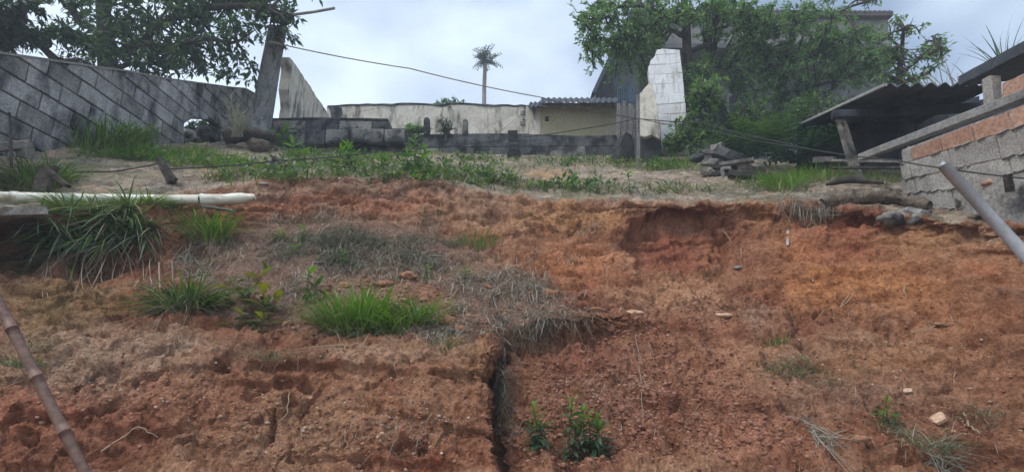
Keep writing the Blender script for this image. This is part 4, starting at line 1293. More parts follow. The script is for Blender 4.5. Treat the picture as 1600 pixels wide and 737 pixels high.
tag(mesh_obj('wood_offcut', V, F, M['wood']), 'flat pale offcut of wood under the end of the drain pipe', 'offcut')

st = thing('wooden_stake', 'dark wooden stake leaning on the terrace above the drain pipe', 'stake', at(264, 284)[0])
V, F = rough_beam(PD(269, 287, 5.05), PD(250, 249, 5.2), .075, .05, 5, .12, 11); mesh_obj('stake', V, F, M['darkwood'], st)
V, F = rough_beam(PD(262, 266, 5.1), PD(275, 281, 5.0), .03, .03, 3, .12, 12); mesh_obj('brace', V, F, M['darkwood'], st)
st = thing('wooden_stake', 'black splintered stake with a crosspiece beside the grass above the pipe', 'stake', at(66, 300)[0])
V, F = rough_beam(PD(62, 301, 4.35), PD(78, 261, 4.45), .13, .05, 5, .25, 13); mesh_obj('stake', V, F, M['darkwood'], st)
V, F = rough_beam(PD(72, 263, 4.38), PD(106, 291, 4.3), .05, .03, 5, .15, 14); mesh_obj('crosspiece', V, F, M['darkwood'], st)
st = thing('wooden_stake', 'pale short stake with a dark splinter holding up the black cable', 'stake', at(420, 268)[0])
V, F = rough_beam(PD(415, 270, 5.85), PD(428, 247, 5.95), .085, .05, 4, .12, 15); mesh_obj('stake', V, F, M['beam'], st)
V, F = rough_beam(PD(424, 244, 5.9), PD(450, 260, 5.8), .05, .03, 4, .15, 16); mesh_obj('splinter', V, F, M['darkwood'], st)

V, F = rough_beam(PD(-60, 236, 4.2), PD(46, 226, 4.6), .10, .075, 8, .05, 17)
tag(mesh_obj('wood_plank', V, F, M['wood']), 'grey weathered plank in front of the lower end of the block wall', 'plank')
V, F = rough_beam(PD(39, 247, 4.55), PD(40, 229, 4.55), .10, .08, 3, .06, 18)
tag(mesh_obj('plank_support', V, F, M['wood']), 'short wooden block propping the end of the grey plank', 'support')
V, F = tube([PD(18, 262, 4.4), PD(16, 190, 4.45), PD(15, 176, 4.46)], [.011, .010, .009], 7)
tag(mesh_obj('iron_rod', V, F, M['darkwood'], None, True), 'thin dark rod standing upright behind the grey plank', 'rod')
sb = Plane(PD(0, 335, 3.72), (1, 0.25))
V, F = rough_beam(PD(-90, 338, 3.45), PD(52, 336, 3.86), .5, .07, 8, .08, 19)
tag(mesh_obj('concrete_slab', V, F, M['cblock']), 'flat grey concrete slab jutting from the ledge under the pipe', 'slab')

bb = thing('bamboo_pole', 'brown bamboo pole slanting across the lower left foreground', 'pole', PD(150, 770, 1.75))
ba, bz = PD(-60, 360, 2.05), PD(165, 800, 1.75)
nodes_t = [0, .19, .385, .56, .745, .9, 1]
for i in range(6):
    a, b = ba + (bz - ba) * nodes_t[i], ba + (bz - ba) * nodes_t[i + 1]
    tt = np.linspace(0, 1, 7)
    rad = .0180 + np.where((tt < .04) | (tt > .96), .0018, 0) - .001 * np.sin(tt * math.pi)
    V, F = tube([a + (b - a) * t for t in tt], rad, 16)
    seg = mesh_obj('culm_segment', V, F, M['bamboo'], bb, True)
    V, F = tube([b - unit(bz - ba) * .006, b, b + unit(bz - ba) * .006], [.0180, .0194, .0180], 16)
    mesh_obj('node_ring', V, F, M['bamboo'], seg, True)

# ---- cables
def cable(name, label, pts, rad, mat):
    out = []
    for a, b in zip(pts[:-1], pts[1:]):
        a, b = np.array(a), np.array(b)
        n = 14
        for k in range(n):
            t = k / n
            q = a + (b - a) * t
            q[2] -= 4 * t * (1 - t) * 0.012 * np.linalg.norm(b - a)
            out.append(q)
    out.append(np.array(pts[-1]))
    V, F = tube(out, rad, 6)
    tag(mesh_obj(name, V, F, mat, None, True), label, 'cable')


cable('overhead_cable', 'thin tan cable strung from the leaning pole across the sky to the shed', [PD(441, 70, 9.0), PD(640, 107, 9.6), PD(845, 152, 10.2)], .010, M['wire_tan'])
cable('dropping_cable', 'black cable running from the shed roof past the white pier to the right', [PD(845, 152, 10.2), PD(985, 184, 9.0), PD(1100, 192, 8.0), PD(1240, 226, 6.2)], .008, M['wire'])
cable('low_cable', 'black cable sagging low over the terrace from the stakes to the perforated post', [PD(262, 264, 5.05), PD(425, 252, 5.85), PD(600, 236, 7.0), PD(800, 216, 8.3), PD(900, 203, 8.4), PD(997, 185, 8.35)], .007, M['wire'])
cable('shed_cable', 'black cable crossing in front of the open shed to the brick hut', [PD(997, 185, 8.35), PD(1120, 206, 7.2), PD(1260, 232, 5.6), PD(1400, 250, 4.4), PD(1475, 263, 3.95), PD(1640, 282, 3.4)], .006, M['wire'])
cable('buried_cable', 'dark cable lying on the bare earth beside the wooden stake', [at(110, 272, .03)[0], at(180, 273, .03)[0], at(262, 265, .10)[0]], .008, M['wire'])
# ================================================================== PLANTS
def leaf_cloud(centres, size, seed, cols, aspect=.38, droop=.35, curl=.25, outdir=None):
    """many separate leaves: six-point folded blades; centres (N,3); returns V, F(array), colours"""
    r = np.random.default_rng(seed)
    n = len(centres)
    d = r.normal(size=(n, 3))
    if outdir is not None: d = d * .7 + outdir
    d[:, 2] -= droop
    d /= np.linalg.norm(d, axis=1)[:, None]
    up = r.normal(size=(n, 3)) * .55 + np.array([0, -.25, 1.0])
    s = np.cross(d, up); s /= (np.linalg.norm(s, axis=1)[:, None] + 1e-9)
    nn = np.cross(s, d)
    L_ = size * r.uniform(.5, 1.55, n)[:, None]
    W_ = L_ * aspect * .5
    base = centres
    pts = [base, base + d * L_ * .38 + s * W_ + nn * L_ * .03, base + d * L_ * .38 - s * W_ + nn * L_ * .03,
           base + d * L_ * .42 - nn * L_ * .05, base + d * L_ * (1 - .05) - nn * L_ * curl * .45]
    V = np.stack(pts, 1).reshape(-1, 3)
    k = np.arange(n)[:, None] * 5
    F = np.concatenate([k + [0, 1, 3], k + [0, 3, 2], k + [1, 4, 3], k + [3, 4, 2]], 0)
    c0 = np.array(cols)[r.integers(0, len(cols), n)] * r.uniform(.75, 1.25, n)[:, None]
    return V, F, np.repeat(c0, 5, 0)


def tree(name, label, cat, root, trunk_pts, trunk_r, limbs, clumps, per, leaf, cols, seed, grp=None, aspect=.38, droop=.35, twigs=True, fill=1.0):
    """trunk and limbs as tapered tubes; foliage as separate leaves set along twigs in many clumps
    clumps: (px, row, depth, spread in pixels)"""
    r = np.random.default_rng(seed)
    t = thing(name, label, cat, root, grp)
    mb = MB()
    V, F = tube(trunk_pts, trunk_r, 9); mb.add(V, F)
    mb.obj('trunk', M['bark'], t, True)
    nodes = list(np.array(trunk_pts)[1:])
    mb = MB()
    for lp, r0 in limbs:
        lp = np.array(lp)
        tt = np.linspace(0, len(lp) - 1, 4 * (len(lp) - 1) + 1)
        q = np.stack([np.interp(tt, range(len(lp)), lp[:, k]) for k in range(3)], 1)
        q[1:-1] += r.normal(0, .02, (len(q) - 2, 3))
        V, F = tube(q, np.linspace(r0, r0 * .35, len(q)), 6); mb.add(V, F)
        nodes += list(q[1:])
    nodes = np.array(nodes)
    allc, outd = [], []
    for (px, row, D, sp) in clumps:
        c = PD(px, row, D)
        rad = sp * D / FPX
        k = np.argmin(np.linalg.norm(nodes - c, axis=1))
        a = nodes[k]
        mid = (a + c) / 2 + np.array([0, 0, .12 * np.linalg.norm(c - a)]) + r.normal(0, .05, 3)
        q = bez(a, mid, c, 7)
        V, F = tube(q, np.linspace(.028, .008, 7), 5, False); mb.add(V, F)
        nt = max(5, int(7 * fill))
        for _ in range(nt):
            dd = r.normal(size=3); dd[2] *= .8; dd /= np.linalg.norm(dd)
            ln = rad * r.uniform(.5, 1.15)
            st_ = q[r.integers(3, 7)]
            e = st_ + dd * ln + np.array([0, 0, -.10 * ln])
            tw_ = bez(st_, (st_ + e) / 2 + np.array([0, 0, .1 * ln]), e, 4)
            if twigs:
                V, F = tube(tw_, np.linspace(.008, .003, 4), 3, False); mb.add(V, F)
            m_ = int(per / nt)
            u_ = r.uniform(.15, 1, m_) ** .8
            bi = np.stack([np.interp(u_ * 3, range(4), tw_[:, kk]) for kk in range(3)], 1)
            bi += r.normal(0, rad * .10, (m_, 3))
            allc.append(bi)
            outd.append(np.tile(dd * .8, (m_, 1)))
    mb.obj('branches', M['bark'], t, True)
    allc = np.vstack(allc); outd = np.vstack(outd)
    V, F, Cc = leaf_cloud(allc, leaf, seed + 1, cols, aspect, droop, outdir=outd)
    mesh_obj('crown', V, F, M['leaf'], t, False, Cc)
    return t


def scatter(poly_blobs, n, D0, D1, sp0, sp1, seed):
    """clump spots spread over overlapping ellipses (px, row, rx, ry, weight)"""
    r = np.random.default_rng(seed)
    w = np.array([b[4] if len(b) > 4 else b[2] * b[3] for b in poly_blobs], float); w /= w.sum()
    out = []
    for _ in range(n):
        best = None
        for _c in range(5):                      # keep clumps apart, so that the crown spreads evenly
            b = poly_blobs[r.choice(len(poly_blobs), p=w)]
            a = r.uniform(0, 2 * math.pi); q = math.sqrt(r.uniform(0, 1))
            x, y = b[0] + b[2] * q * math.cos(a), b[1] + b[3] * q * math.sin(a)
            dm = min([math.hypot(x - o_[0], y - o_[1]) for o_ in out] or [1e9])
            if best is None or dm > best[0]: best = (dm, x, y)
        out.append((best[1], best[2], r.uniform(D0, D1), r.uniform(sp0, sp1)))
    return out


DARK = [(.048, .090, .052), (.060, .112, .060), (.040, .078, .052), (.078, .135, .066)]
MID = [(.13, .225, .105), (.16, .27, .11), (.115, .20, .10), (.19, .30, .12), (.135, .235, .13)]
LIME = [(.10, .17, .045), (.13, .20, .05), (.08, .15, .045)]

# ---- trees over the block wall, upper left
tree('broad_tree', 'big dark broad leaved tree spreading over the block wall up to the leaning pole', 'tree', PD(172, 180, 9.6),
     [PD(172, 190, 9.6), PD(170, 120, 9.6), PD(166, 60, 9.6), PD(160, 0, 9.6), PD(158, -70, 9.6)], [.20, .17, .14, .11, .08],
     [([PD(168, 90, 9.6), PD(215, 70, 9.4), PD(262, 30, 9.2), PD(300, -10, 9.1)], .10), ([PD(166, 60, 9.6), PD(128, 34, 9.5), PD(95, 0, 9.4)], .08),
      ([PD(215, 72, 9.4), PD(270, 70, 9.0), PD(330, 60, 8.8), PD(370, 66, 8.7)], .07), ([PD(262, 30, 9.2), PD(340, 10, 8.9), PD(410, 8, 8.7), PD(445, 30, 8.7)], .07),
      ([PD(170, 110, 9.6), PD(200, 100, 9.6), PD(235, 100, 9.7)], .06)],
     scatter([(255, 25, 130, 48), (200, 75, 70, 40), (255, 92, 60, 34), (330, 80, 60, 40), (372, 105, 26, 24, 900), (415, 22, 45, 34), (445, 42, 20, 28, 900), (140, 30, 50, 40, 1300), (300, -40, 200, 40, 3000), (240, 110, 40, 20, 1200)], 120, 8.5, 10.2, 18, 30, 3),
     72, .125, DARK, 5, 'trees over the block wall', .36, .6)
tree('dark_tree', 'darkest tree at the far left above the lower end of the block wall', 'tree', PD(-60, 190, 8.0),
     [PD(-60, 200, 8.0), PD(-50, 90, 8.0), PD(-40, 0, 8.0)], [.2, .16, .12],
     [([PD(-50, 60, 8.0), PD(0, 40, 7.8), PD(40, 20, 7.7)], .07)],
     scatter([(0, 25, 52, 45), (20, 62, 34, 16, 700), (-60, 20, 60, 60, 2200), (35, 15, 26, 26, 900)], 46, 7.5, 8.6, 15, 24, 4),
     100, .12, [(.022, .042, .026), (.028, .05, .03), (.034, .058, .032)], 6, 'trees over the block wall', .36, .5)
tree('young_tree', 'slanting young tree with feathery crown between the two dark trees over the wall', 'tree', PD(104, 150, 8.6),
     [PD(110, 165, 8.6), PD(92, 98, 8.6), PD(66, 74, 8.6), PD(40, 58, 8.6)], [.09, .075, .05, .03],
     [([PD(70, 78, 8.6), PD(82, 62, 8.6), PD(110, 52, 8.6)], .03), ([PD(52, 66, 8.6), PD(36, 52, 8.6), PD(30, 44, 8.6)], .02)],
     scatter([(75, 52, 50, 14), (110, 60, 34, 14), (48, 62, 20, 10), (150, 88, 40, 16)], 26, 8.2, 9.0, 12, 20, 8),
     70, .10, DARK, 9, 'trees over the block wall', .34, .4)

# ---- trees in front of the grey house
tree('drooping_tree', 'small leaved tree drooping over the corner of the grey house and the white pier', 'tree', PD(1074, 232, 10.6),
     [PD(1078, 240, 10.6), PD(1076, 170, 10.6), PD(1074, 110, 10.6), PD(1072, 36, 10.5), PD(1066, -30, 10.5)], [.14, .12, .10, .085, .06],
     [([PD(1072, 60, 10.5), PD(1040, 40, 10.3), PD(1000, 40, 10.1), PD(965, 60, 10.0)], .05), ([PD(1073, 80, 10.6), PD(1106, 70, 10.5), PD(1116, 30, 10.4), PD(1124, 0, 10.4)], .06),
      ([PD(1072, 40, 10.5), PD(1000, 8, 10.2), PD(950, 12, 10.0), PD(925, 50, 9.9)], .05), ([PD(1112, 48, 10.5), PD(1140, 40, 10.5), PD(1165, 22, 10.5)], .035),
      ([PD(1076, 64, 10.5), PD(1052, 50, 10.4), PD(1038, 36, 10.4)], .03)],
     scatter([(1000, 18, 90, 26, 2600), (935, 22, 40, 26, 1100), (962, 80, 28, 42, 2100), (926, 80, 16, 34, 900), (1000, 90, 26, 40, 900), (1090, 10, 90, 20, 1900), (1000, 55, 45, 25, 900), (1100, 112, 26, 16, 500), (1020, 130, 14, 12, 150)], 135, 9.6, 10.8, 11, 22, 13),
     92, .075, MID, 15, 'trees before the grey house', .40, .4)
tree('dense_tree', 'dense mid green tree covering the uphill end of the grey house', 'tree', PD(1216, 236, 11.2),
     [PD(1216, 250, 11.2), PD(1212, 190, 11.2), PD(1218, 140, 11.2), PD(1232, 90, 11.1), PD(1240, 40, 11.0)], [.15, .12, .10, .08, .05],
     [([PD(1216, 150, 11.2), PD(1270, 135, 11.0), PD(1330, 120, 10.8), PD(1370, 100, 10.7)], .06), ([PD(1218, 140, 11.2), PD(1185, 100, 11.0), PD(1180, 70, 11.0), PD(1190, 45, 11.0)], .05),
      ([PD(1212, 170, 11.2), PD(1250, 150, 10.9), PD(1300, 140, 10.7)], .05), ([PD(1230, 96, 11.1), PD(1290, 70, 10.9), PD(1340, 50, 10.8)], .05), ([PD(1212, 118, 11.2), PD(1160, 108, 11), PD(1110, 104, 10.9)], .035)],
     scatter([(1270, 75, 105, 42, 5200), (1352, 90, 38, 46, 3000), (1200, 70, 60, 40, 1900), (1215, 130, 60, 34, 1300), (1150, 30, 60, 30, 1400), (1250, 15, 70, 12, 700), (1265, 172, 50, 18, 500), (1180, 165, 40, 24, 600)], 255, 10.0, 11.4, 11, 22, 14),
     104, .075, MID + [(.055, .11, .062)], 16, 'trees before the grey house', .40, .35)
tree('airy_tree', 'airy light crowned tree against the sky between house and open shed roof', 'tree', PD(1400, 190, 8.6),
     [PD(1396, 215, 8.6), PD(1402, 150, 8.6), PD(1408, 90, 8.6), PD(1412, 45, 8.5)], [.07, .055, .04, .02],
     [([PD(1404, 120, 8.6), PD(1435, 95, 8.4), PD(1470, 76, 8.3)], .03), ([PD(1406, 100, 8.6), PD(1392, 60, 8.5), PD(1390, 40, 8.5)], .025), ([PD(1402, 130, 8.6), PD(1430, 125, 8.4), PD(1450, 115, 8.4)], .025)],
     scatter([(1420, 75, 48, 34), (1400, 110, 28, 24), (1455, 85, 24, 20), (1398, 45, 14, 20), (1405, 130, 30, 14)], 50, 8.2, 8.9, 12, 22, 15),
     34, .07, MID, 17, 'trees before the grey house', .42, .3)
# overhanging sprays at the top of the frame
tree('overhanging_branch', 'sparse leafy spray hanging into the sky above the uphill end of the house', 'branch', PD(1350, -60, 9.0),
     [PD(1290, -90, 9.0), PD(1330, -40, 9.0), PD(1358, 2, 9.0)], [.03, .02, .008], [], scatter([(1360, 0, 16, 12), (1305, 6, 26, 14)], 8, 8.9, 9.1, 8, 12, 16), 26, .08, MID, 18)

# ---- shrubs
def shrub(name, label, base, clumps, per, leaf, cols, seed, aspect=.4, droop=.2, grp=None, cat='shrub'):
    b = np.array(base)
    top = PD(*clumps[len(clumps) // 2][:3])
    return tree(name, label, cat, b, [b - np.array([0, 0, .1]), b + (top - b) * .35, b + (top - b) * .7], [.03, .025, .015], [], clumps, per, leaf, cols, seed, grp, aspect, droop)


shrub('lime_shrub', 'yellow green shrub beside the white block pier', PD(1095, 236, 9.0), scatter([(1100, 150, 26, 22, 900), (1092, 185, 20, 30, 700), (1108, 128, 18, 12, 300), (1090, 222, 26, 16, 500)], 38, 8.7, 9.2, 9, 16, 21), 60, .10, LIME + MID, 22)
shrub('shade_shrub', 'dark shrub filling the gap between lime shrub and house doorway', PD(1130, 240, 9.6), scatter([(1120, 205, 30, 28, 900), (1160, 215, 26, 22, 700), (1090, 130, 20, 40, 700), (1175, 180, 26, 26, 500)], 50, 9.4, 10.2, 10, 18, 23), 60, .10, DARK + MID, 24)
shrub('pier_weed', 'small leafy weed growing at the foot of the white pier', PD(1055, 232, 8.9), scatter([(1058, 208, 16, 10, 200), (1050, 222, 24, 10, 300), (1060, 186, 10, 5, 60)], 16, 8.8, 9.0, 7, 11, 25), 34, .10, LIME + MID, 26)
shrub('sky_block_bush', 'dark bush added behind the block wall breach to block the bright sky', PD(318, 226, 8.9), scatter([(316, 204, 26, 14, 100)], 22, 8.75, 9.2, 9, 13, 29), 70, .09, DARK, 30)  # bush added behind the breach to cut off the bright sky
shrub('house_shrub', 'bare twiggy shrub against the house behind the open shed', PD(1300, 215, 9.6), scatter([(1290, 165, 50, 22, 900), (1240, 185, 40, 20, 600)], 34, 9.2, 10, 12, 20, 27), 26, .09, DARK + MID, 28)


def frond(base, d, up, ln, n, leaflet, cols, r, width=.25, sag=.35):
    """a feather leaf: rachis with paired leaflets; returns verts, faces, colours"""
    d = unit(d); s = unit(np.cross(d, up)); u = np.cross(s, d)
    V, F, Cc = [], [], []
    col = np.array(cols[r.integers(len(cols))]) * r.uniform(.8, 1.2)
    rach = [base + d * ln * t + u * (ln * (.25 * t - sag * t * t)) for t in np.linspace(0, 1, n)]
    tv, tf = tube(rach, np.linspace(.006, .002, n), 4, False)
    V += list(tv); F += [tuple(f) for f in tf]; Cc += [col * .8] * len(tv)
    for i in range(1, n):
        for sd in (-1, 1):
            L_ = leaflet * (1 - .6 * abs(i / n - .4)) * r.uniform(.85, 1.15)
            q = rach[i]
            dd = unit(s * sd + d * .55 - u * .15 + r.normal(0, .06, 3))
            wv = unit(np.cross(dd, u)) * L_ * width * .5
            k = len(V)
            V += [q, q + dd * L_ * .45 + wv, q + dd * L_ * .45 - wv, q + dd * L_ - u * L_ * .15]
            F += [(k, k + 1, k + 3), (k, k + 3, k + 2)]
            Cc += [col * r.uniform(.9, 1.1)] * 4
    return V, F, Cc


def frond_plant(name, label, cat, base, n, ln, leaflet, cols, seed, spread=1.0, npairs=10, sag=.35, width=.3, grp=None, mat='leaf', rise=.7):
    r = np.random.default_rng(seed)
    t = thing(name, label, cat, base, grp)
    for i in range(n):
        a = 2 * math.pi * i / n + r.uniform(-.4, .4)
        d = np.array([math.cos(a) * spread, math.sin(a) * spread, r.uniform(rise - .3, rise + .3)])
        V, F, Cc = frond(np.array(base) + r.normal(0, .02, 3), d, np.array([0, 0, 1.0]), ln * r.uniform(.75, 1.2), npairs, leaflet, cols, r, width, sag)
        mesh_obj('leaf', np.array(V), F, M[mat], t, False, np.array(Cc))
    return t


for i, (px, row, Dd, ln, cols, lab) in enumerate([(1215, 222, 7.4, .75, [(.05, .10, .035), (.075, .13, .04)], 'feathery leaved bush with lighter upper leaves beside the scrap pile'),
                                                 (1262, 246, 6.8, .7, [(.022, .05, .042), (.028, .06, .046)], 'dark feathery bush in front of the open shed'),
                                                 (1170, 236, 7.8, .6, [(.026, .055, .04), (.035, .07, .04)], 'dark feathery bush behind the scrap pile')]):
    frond_plant('feather_bush', lab, 'bush', PD(px, row + 12, Dd), 26, ln, .15, cols, 60 + i, 1.0, 11, .45, .34, 'feathery bushes by the shed')

# palm far off
pb = PD(757, 167, 28)
palm = thing('palm_tree', 'lone tall palm tree against the sky behind the boundary wall', 'palm', pb - np.array([0, 0, 3]))
V, F = tube([pb - np.array([0, 0, 3]), PD(756.5, 140, 28), PD(758, 100, 28)], [.13, .115, .10], 10); mesh_obj('trunk', V, F, M['palmbark'], palm, True)
r = np.random.default_rng(71)
pc = PD(759, 95, 28)
for i in range(40):
    a = r.uniform(0, 2 * math.pi); el = r.uniform(-.9, 1.6)
    V, F, Cc = frond(pc + r.normal(0, .07, 3), np.array([math.cos(a), math.sin(a), el]), np.array([0, 0, 1.0]), r.uniform(.35, .85), 8, .24, [(.028, .045, .022), (.04, .06, .028), (.07, .08, .04)], r, .34, .5)
    mesh_obj('frond', np.array(V), F, M['leaf'], palm, False, np.array(Cc))
V, F, Cc = frond(pc, np.array([-.1, 0, 1.0]), np.array([0, 1.0, 0]), 1.0, 8, .18, [(.035, .055, .025)], r, .26, .0)
mesh_obj('frond', np.array(V), F, M['leaf'], palm, False, np.array(Cc))


# ---- grass
GREEN = [(.065, .15, .03), (.09, .19, .036), (.115, .22, .045), (.06, .125, .03)]
BRIGHT = [(.10, .23, .028), (.13, .28, .034), (.085, .20, .028), (.16, .30, .045)]
BLUEG = [(.06, .115, .055), (.085, .145, .075), (.11, .16, .095), (.05, .095, .045), (.14, .18, .12)]
DRY = [(.24, .205, .155), (.30, .265, .21), (.18, .155, .12), (.35, .315, .255)]


def blades(bases, dirs, lens, wid, cols, r, seg=5, droop=1.0, tipfade=None):
    """curved tapering blades; returns V, F(array of quads), colours"""
    n = len(bases)
    t = np.linspace(0, 1, seg + 1)
    d = dirs / np.linalg.norm(dirs, axis=1)[:, None]
    hor = d.copy(); hor[:, 2] = 0
    hn = np.linalg.norm(hor, axis=1)[:, None] + 1e-6
    hor = hor / hn
    side = np.stack([-hor[:, 1], hor[:, 0], np.zeros(n)], 1)
    tw_ = r.uniform(-.9, .9, n)[:, None]
    side = side * np.cos(tw_) + np.array([0, 0, 1.0]) * np.sin(tw_) * .5
    dr = (droop * r.uniform(.4, 1.3, n))[:, None]
    V = np.zeros((n, seg + 1, 2, 3))
    for i, q in enumerate(t):
        c = bases + d * (lens[:, None] * q) + (hor * .35 + np.array([0, 0, -.62])) * (dr * lens[:, None] * q * q * .75)
        w = wid[:, None] * (1 - q) ** .7 * (.55 + .45 * min(1, q * 4)) * .5 if i < seg else wid[:, None] * .03
        V[:, i, 0] = c + side * w
        V[:, i, 1] = c - side * w
    idx = np.arange(n)[:, None] * (2 * (seg + 1))
    F = np.concatenate([idx + [2 * i, 2 * i + 1, 2 * i + 3, 2 * i + 2] for i in range(seg)], 0)
    c0 = np.array(cols)[r.integers(0, len(cols), n)] * r.uniform(.75, 1.25, n)[:, None]
    Cc = np.repeat(c0[:, None, :], seg + 1, 1)
    if tipfade is not None:
        f = np.clip(1 - t * 2.2, 0, 1)[None, :, None] * .75
        Cc = Cc * (1 - f) + np.array(tipfade) * f
    Cc = np.repeat(Cc[:, :, None, :], 2, 2)
    return V.reshape(-1, 3), F, Cc.reshape(-1, 3)


def grass(name, label, cat, px, row, hw_, hh, n, length, cols, seed, droop=1.0, up=1.0, wid=.011, grp=None, kind=None, spots=None, dry=.28, parent=None, out=.8, sag_front=0.0, seg=5):
    """a clump of grass rooted on the slope; hw_, hh half extents of its foot in photo pixels"""
    r = np.random.default_rng(seed)
    B, Dn = [], []
    for _ in range(n):
        if spots is not None:
            s_ = spots[r.integers(len(spots))]
            qx, qy = s_[0] + r.normal(0, s_[2] * .5), s_[1] + r.normal(0, s_[3] * .5)
            ox = r.normal(0, .5)
        else:
            a = r.uniform(0, 2 * math.pi); q = math.sqrt(r.uniform(0, 1))
            ox = q * math.cos(a)
            qx, qy = px + hw_ * ox, row + hh * q * math.sin(a)
        p, nr = at(qx, qy)
        B.append(p - nr * .01)
        sc_ = 1.0 + 1.2 * (sag_front > 0)
        dd = np.array([ox * out + r.normal(0, .35 * sc_), -sag_front + r.normal(0, .4) + .35 * nr[1], up + r.normal(0, .18 * sc_)])
        Dn.append(dd)
    B, Dn = np.array(B), np.array(Dn)
    ln = length * r.uniform(.5, 1.15, n)
    ylw = r.random(n) < .12
    V, F, Cc = blades(B, Dn, ln, wid * 1.2 * r.uniform(.45, 1.4, n), cols, r, seg, droop, (.21, .19, .11))
    Cc = np.where(np.repeat(ylw, 2 * (seg + 1))[:, None], Cc * .4 + np.array([.20, .17, .06]), Cc)
    k = int(n * dry)
    if k:
        m_ = r.integers(0, n, k)
        V2, F2, C2 = blades(B[m_], Dn[m_] * np.array([1.3, 1.3, .45]), ln[m_] * .8, wid * r.uniform(.4, .8, k), DRY, r, seg, droop * 1.5)
        F2 = F2 + len(V); V = np.vstack([V, V2]); F = np.vstack([F, F2]); Cc = np.vstack([Cc, C2])
    o = mesh_obj(name, V, F, M['grass'], parent, True, Cc)
    if parent is None: tag(o, label, cat, grp, kind)
    return o


T = [  # px,row,hw,hh,n,len,cols,droop,up,wid,label
    (548, 502, 50, 11, 480, .43, BRIGHT, .9, 1.2, .012, 'large bright green grass tuft on top of the earth bench'),
    (624, 510, 46, 9, 300, .35, BRIGHT + GREEN, 1.0, 1.0, .011, 'second lower grass tuft joined to the large one on the earth bench'),
    (282, 482, 40, 11, 420, .42, GREEN + BLUEG, 1.2, .9, .011, 'blue green grass tuft beside the broad leaved weeds near the bench edge'),
    (165, 228, 60, 8, 620, .52, BRIGHT + GREEN, .9, 1.2, .015, 'thick bright grass clump against the foot of the block wall'),
    (50, 287, 50, 16, 480, .40, GREEN + BLUEG, 1.1, 1.0, .012, 'leafy grass clump above the left end of the drain pipe'),
    (1226, 292, 32, 7, 320, .34, BRIGHT, .8, 1.2, .012, 'bright round grass tuft on the lip in front of the open shed'),
    (1285, 280, 36, 6, 240, .32, BRIGHT + GREEN, .8, 1.2, .011, 'upright grass strip between the bright tuft and the shed post'),
    (1370, 285, 34, 6, 130, .26, GREEN, 1.0, 1.0, .010, 'thin grass between the shed post and the brick hut'),
    (1470, 312, 24, 8, 110, .2, BLUEG, 1.0, 1.0, .009, 'small grey green grass tuft at the corner of the brick hut'),
    (325, 374, 32, 13, 260, .34, BRIGHT + GREEN, .9, 1.2, .013, 'small fresh grass tuft below the end of the drain pipe'),
    (742, 384, 28, 9, 240, .20, [(.10, .16, .03), (.13, .18, .045), (.08, .13, .03)], .4, 1.5, .006, 'fine yellowish grass tuft below the upper scar'),
    (690, 545, 16, 5, 70, .16, BLUEG, .8, 1.0, .006, 'thin grass wisp at the corner of the earth bench'),
    (1060, 262, 40, 7, 200, .34, BRIGHT + GREEN, .9, 1.1, .014, 'leafy grass at the foot of the white pier'),
    (975, 256, 18, 6, 110, .24, [(.16, .19, .04), (.12, .16, .04)], .9, 1.0, .014, 'small yellow green tuft at the base of the perforated post'),
    (1215, 530, 14, 5, 70, .12, GREEN, .9, 1.0, .006, 'tiny green tuft on the foot of the orange scar'),
    (1240, 566, 30, 10, 150, .15, [(.10, .12, .06), (.14, .15, .08)] + DRY, 1.2, .7, .005, 'olive wispy grass below the orange scar'),
    (1450, 706, 40, 12, 160, .17, [(.10, .12, .06), (.13, .15, .08)] + DRY, 1.2, .7, .005, 'olive wispy grass at the bottom of the slope under the pale shard'),
    (30, 572, 26, 8, 110, .16, GREEN + DRY, 1.1, .8, .006, 'small grass wisp on the slope beside the bamboo pole'),
    (1225, 585, 26, 6, 90, .14, BLUEG, 1.1, .7, .005, 'sparse wispy tuft below the tiny green tuft'),
]
for i, (px, row, a, b, n, ln, cols, dr, up, wd, lab) in enumerate(T):
    grass('grass_tuft', lab, 'grass', px, row, a, b, n, ln, cols, 100 + i, dr, up, wd, 'grass tufts on the slope')
# the overhanging fringe along the ledge below the pipe
for i, (px, row, a, n, ln, lab) in enumerate([(135, 338, 56, 420, .52, 'thick blue green grass fringe hanging over the ledge below the pipe'), (200, 336, 50, 260, .44, 'pale grass fringe hanging over the ledge towards the pipe end'),
                                            (60, 352, 40, 170, .46, 'dark grass fringe hanging beside the concrete slab')]):
    rs_ = np.random.default_rng(170 + i)
    sp_ = [(px + rs_.normal(0, a * .55), row + rs_.uniform(-12, 48), 7, 5) for _ in range(9)]
    grass('hanging_grass', lab, 'grass', px, row, a, 15, n, ln * .72, BLUEG + GREEN, 140 + i, 1.5, .55, .018, 'grass hanging over the ledge', None, sp_, .35, None, .9, .55, 6)
grass('ledge_grass', 'short green grass along the ledge right under the drain pipe', 'grass', 180, 322, 110, 5, 420, .2, GREEN + BRIGHT, 150, 1.0, 1.0, .010)
grass('terrace_grass', 'patchy low green grass on the terrace in front of the block wall', 'grass', 260, 250, 150, 14, 1900, .23, BRIGHT + GREEN, 151, 1.0, 1.0, .011, None, 'stuff', [(180, 244, 60, 5), (260, 246, 60, 8), (330, 256, 70, 8), (380, 262, 60, 8), (300, 242, 50, 4), (230, 240, 40, 6)])
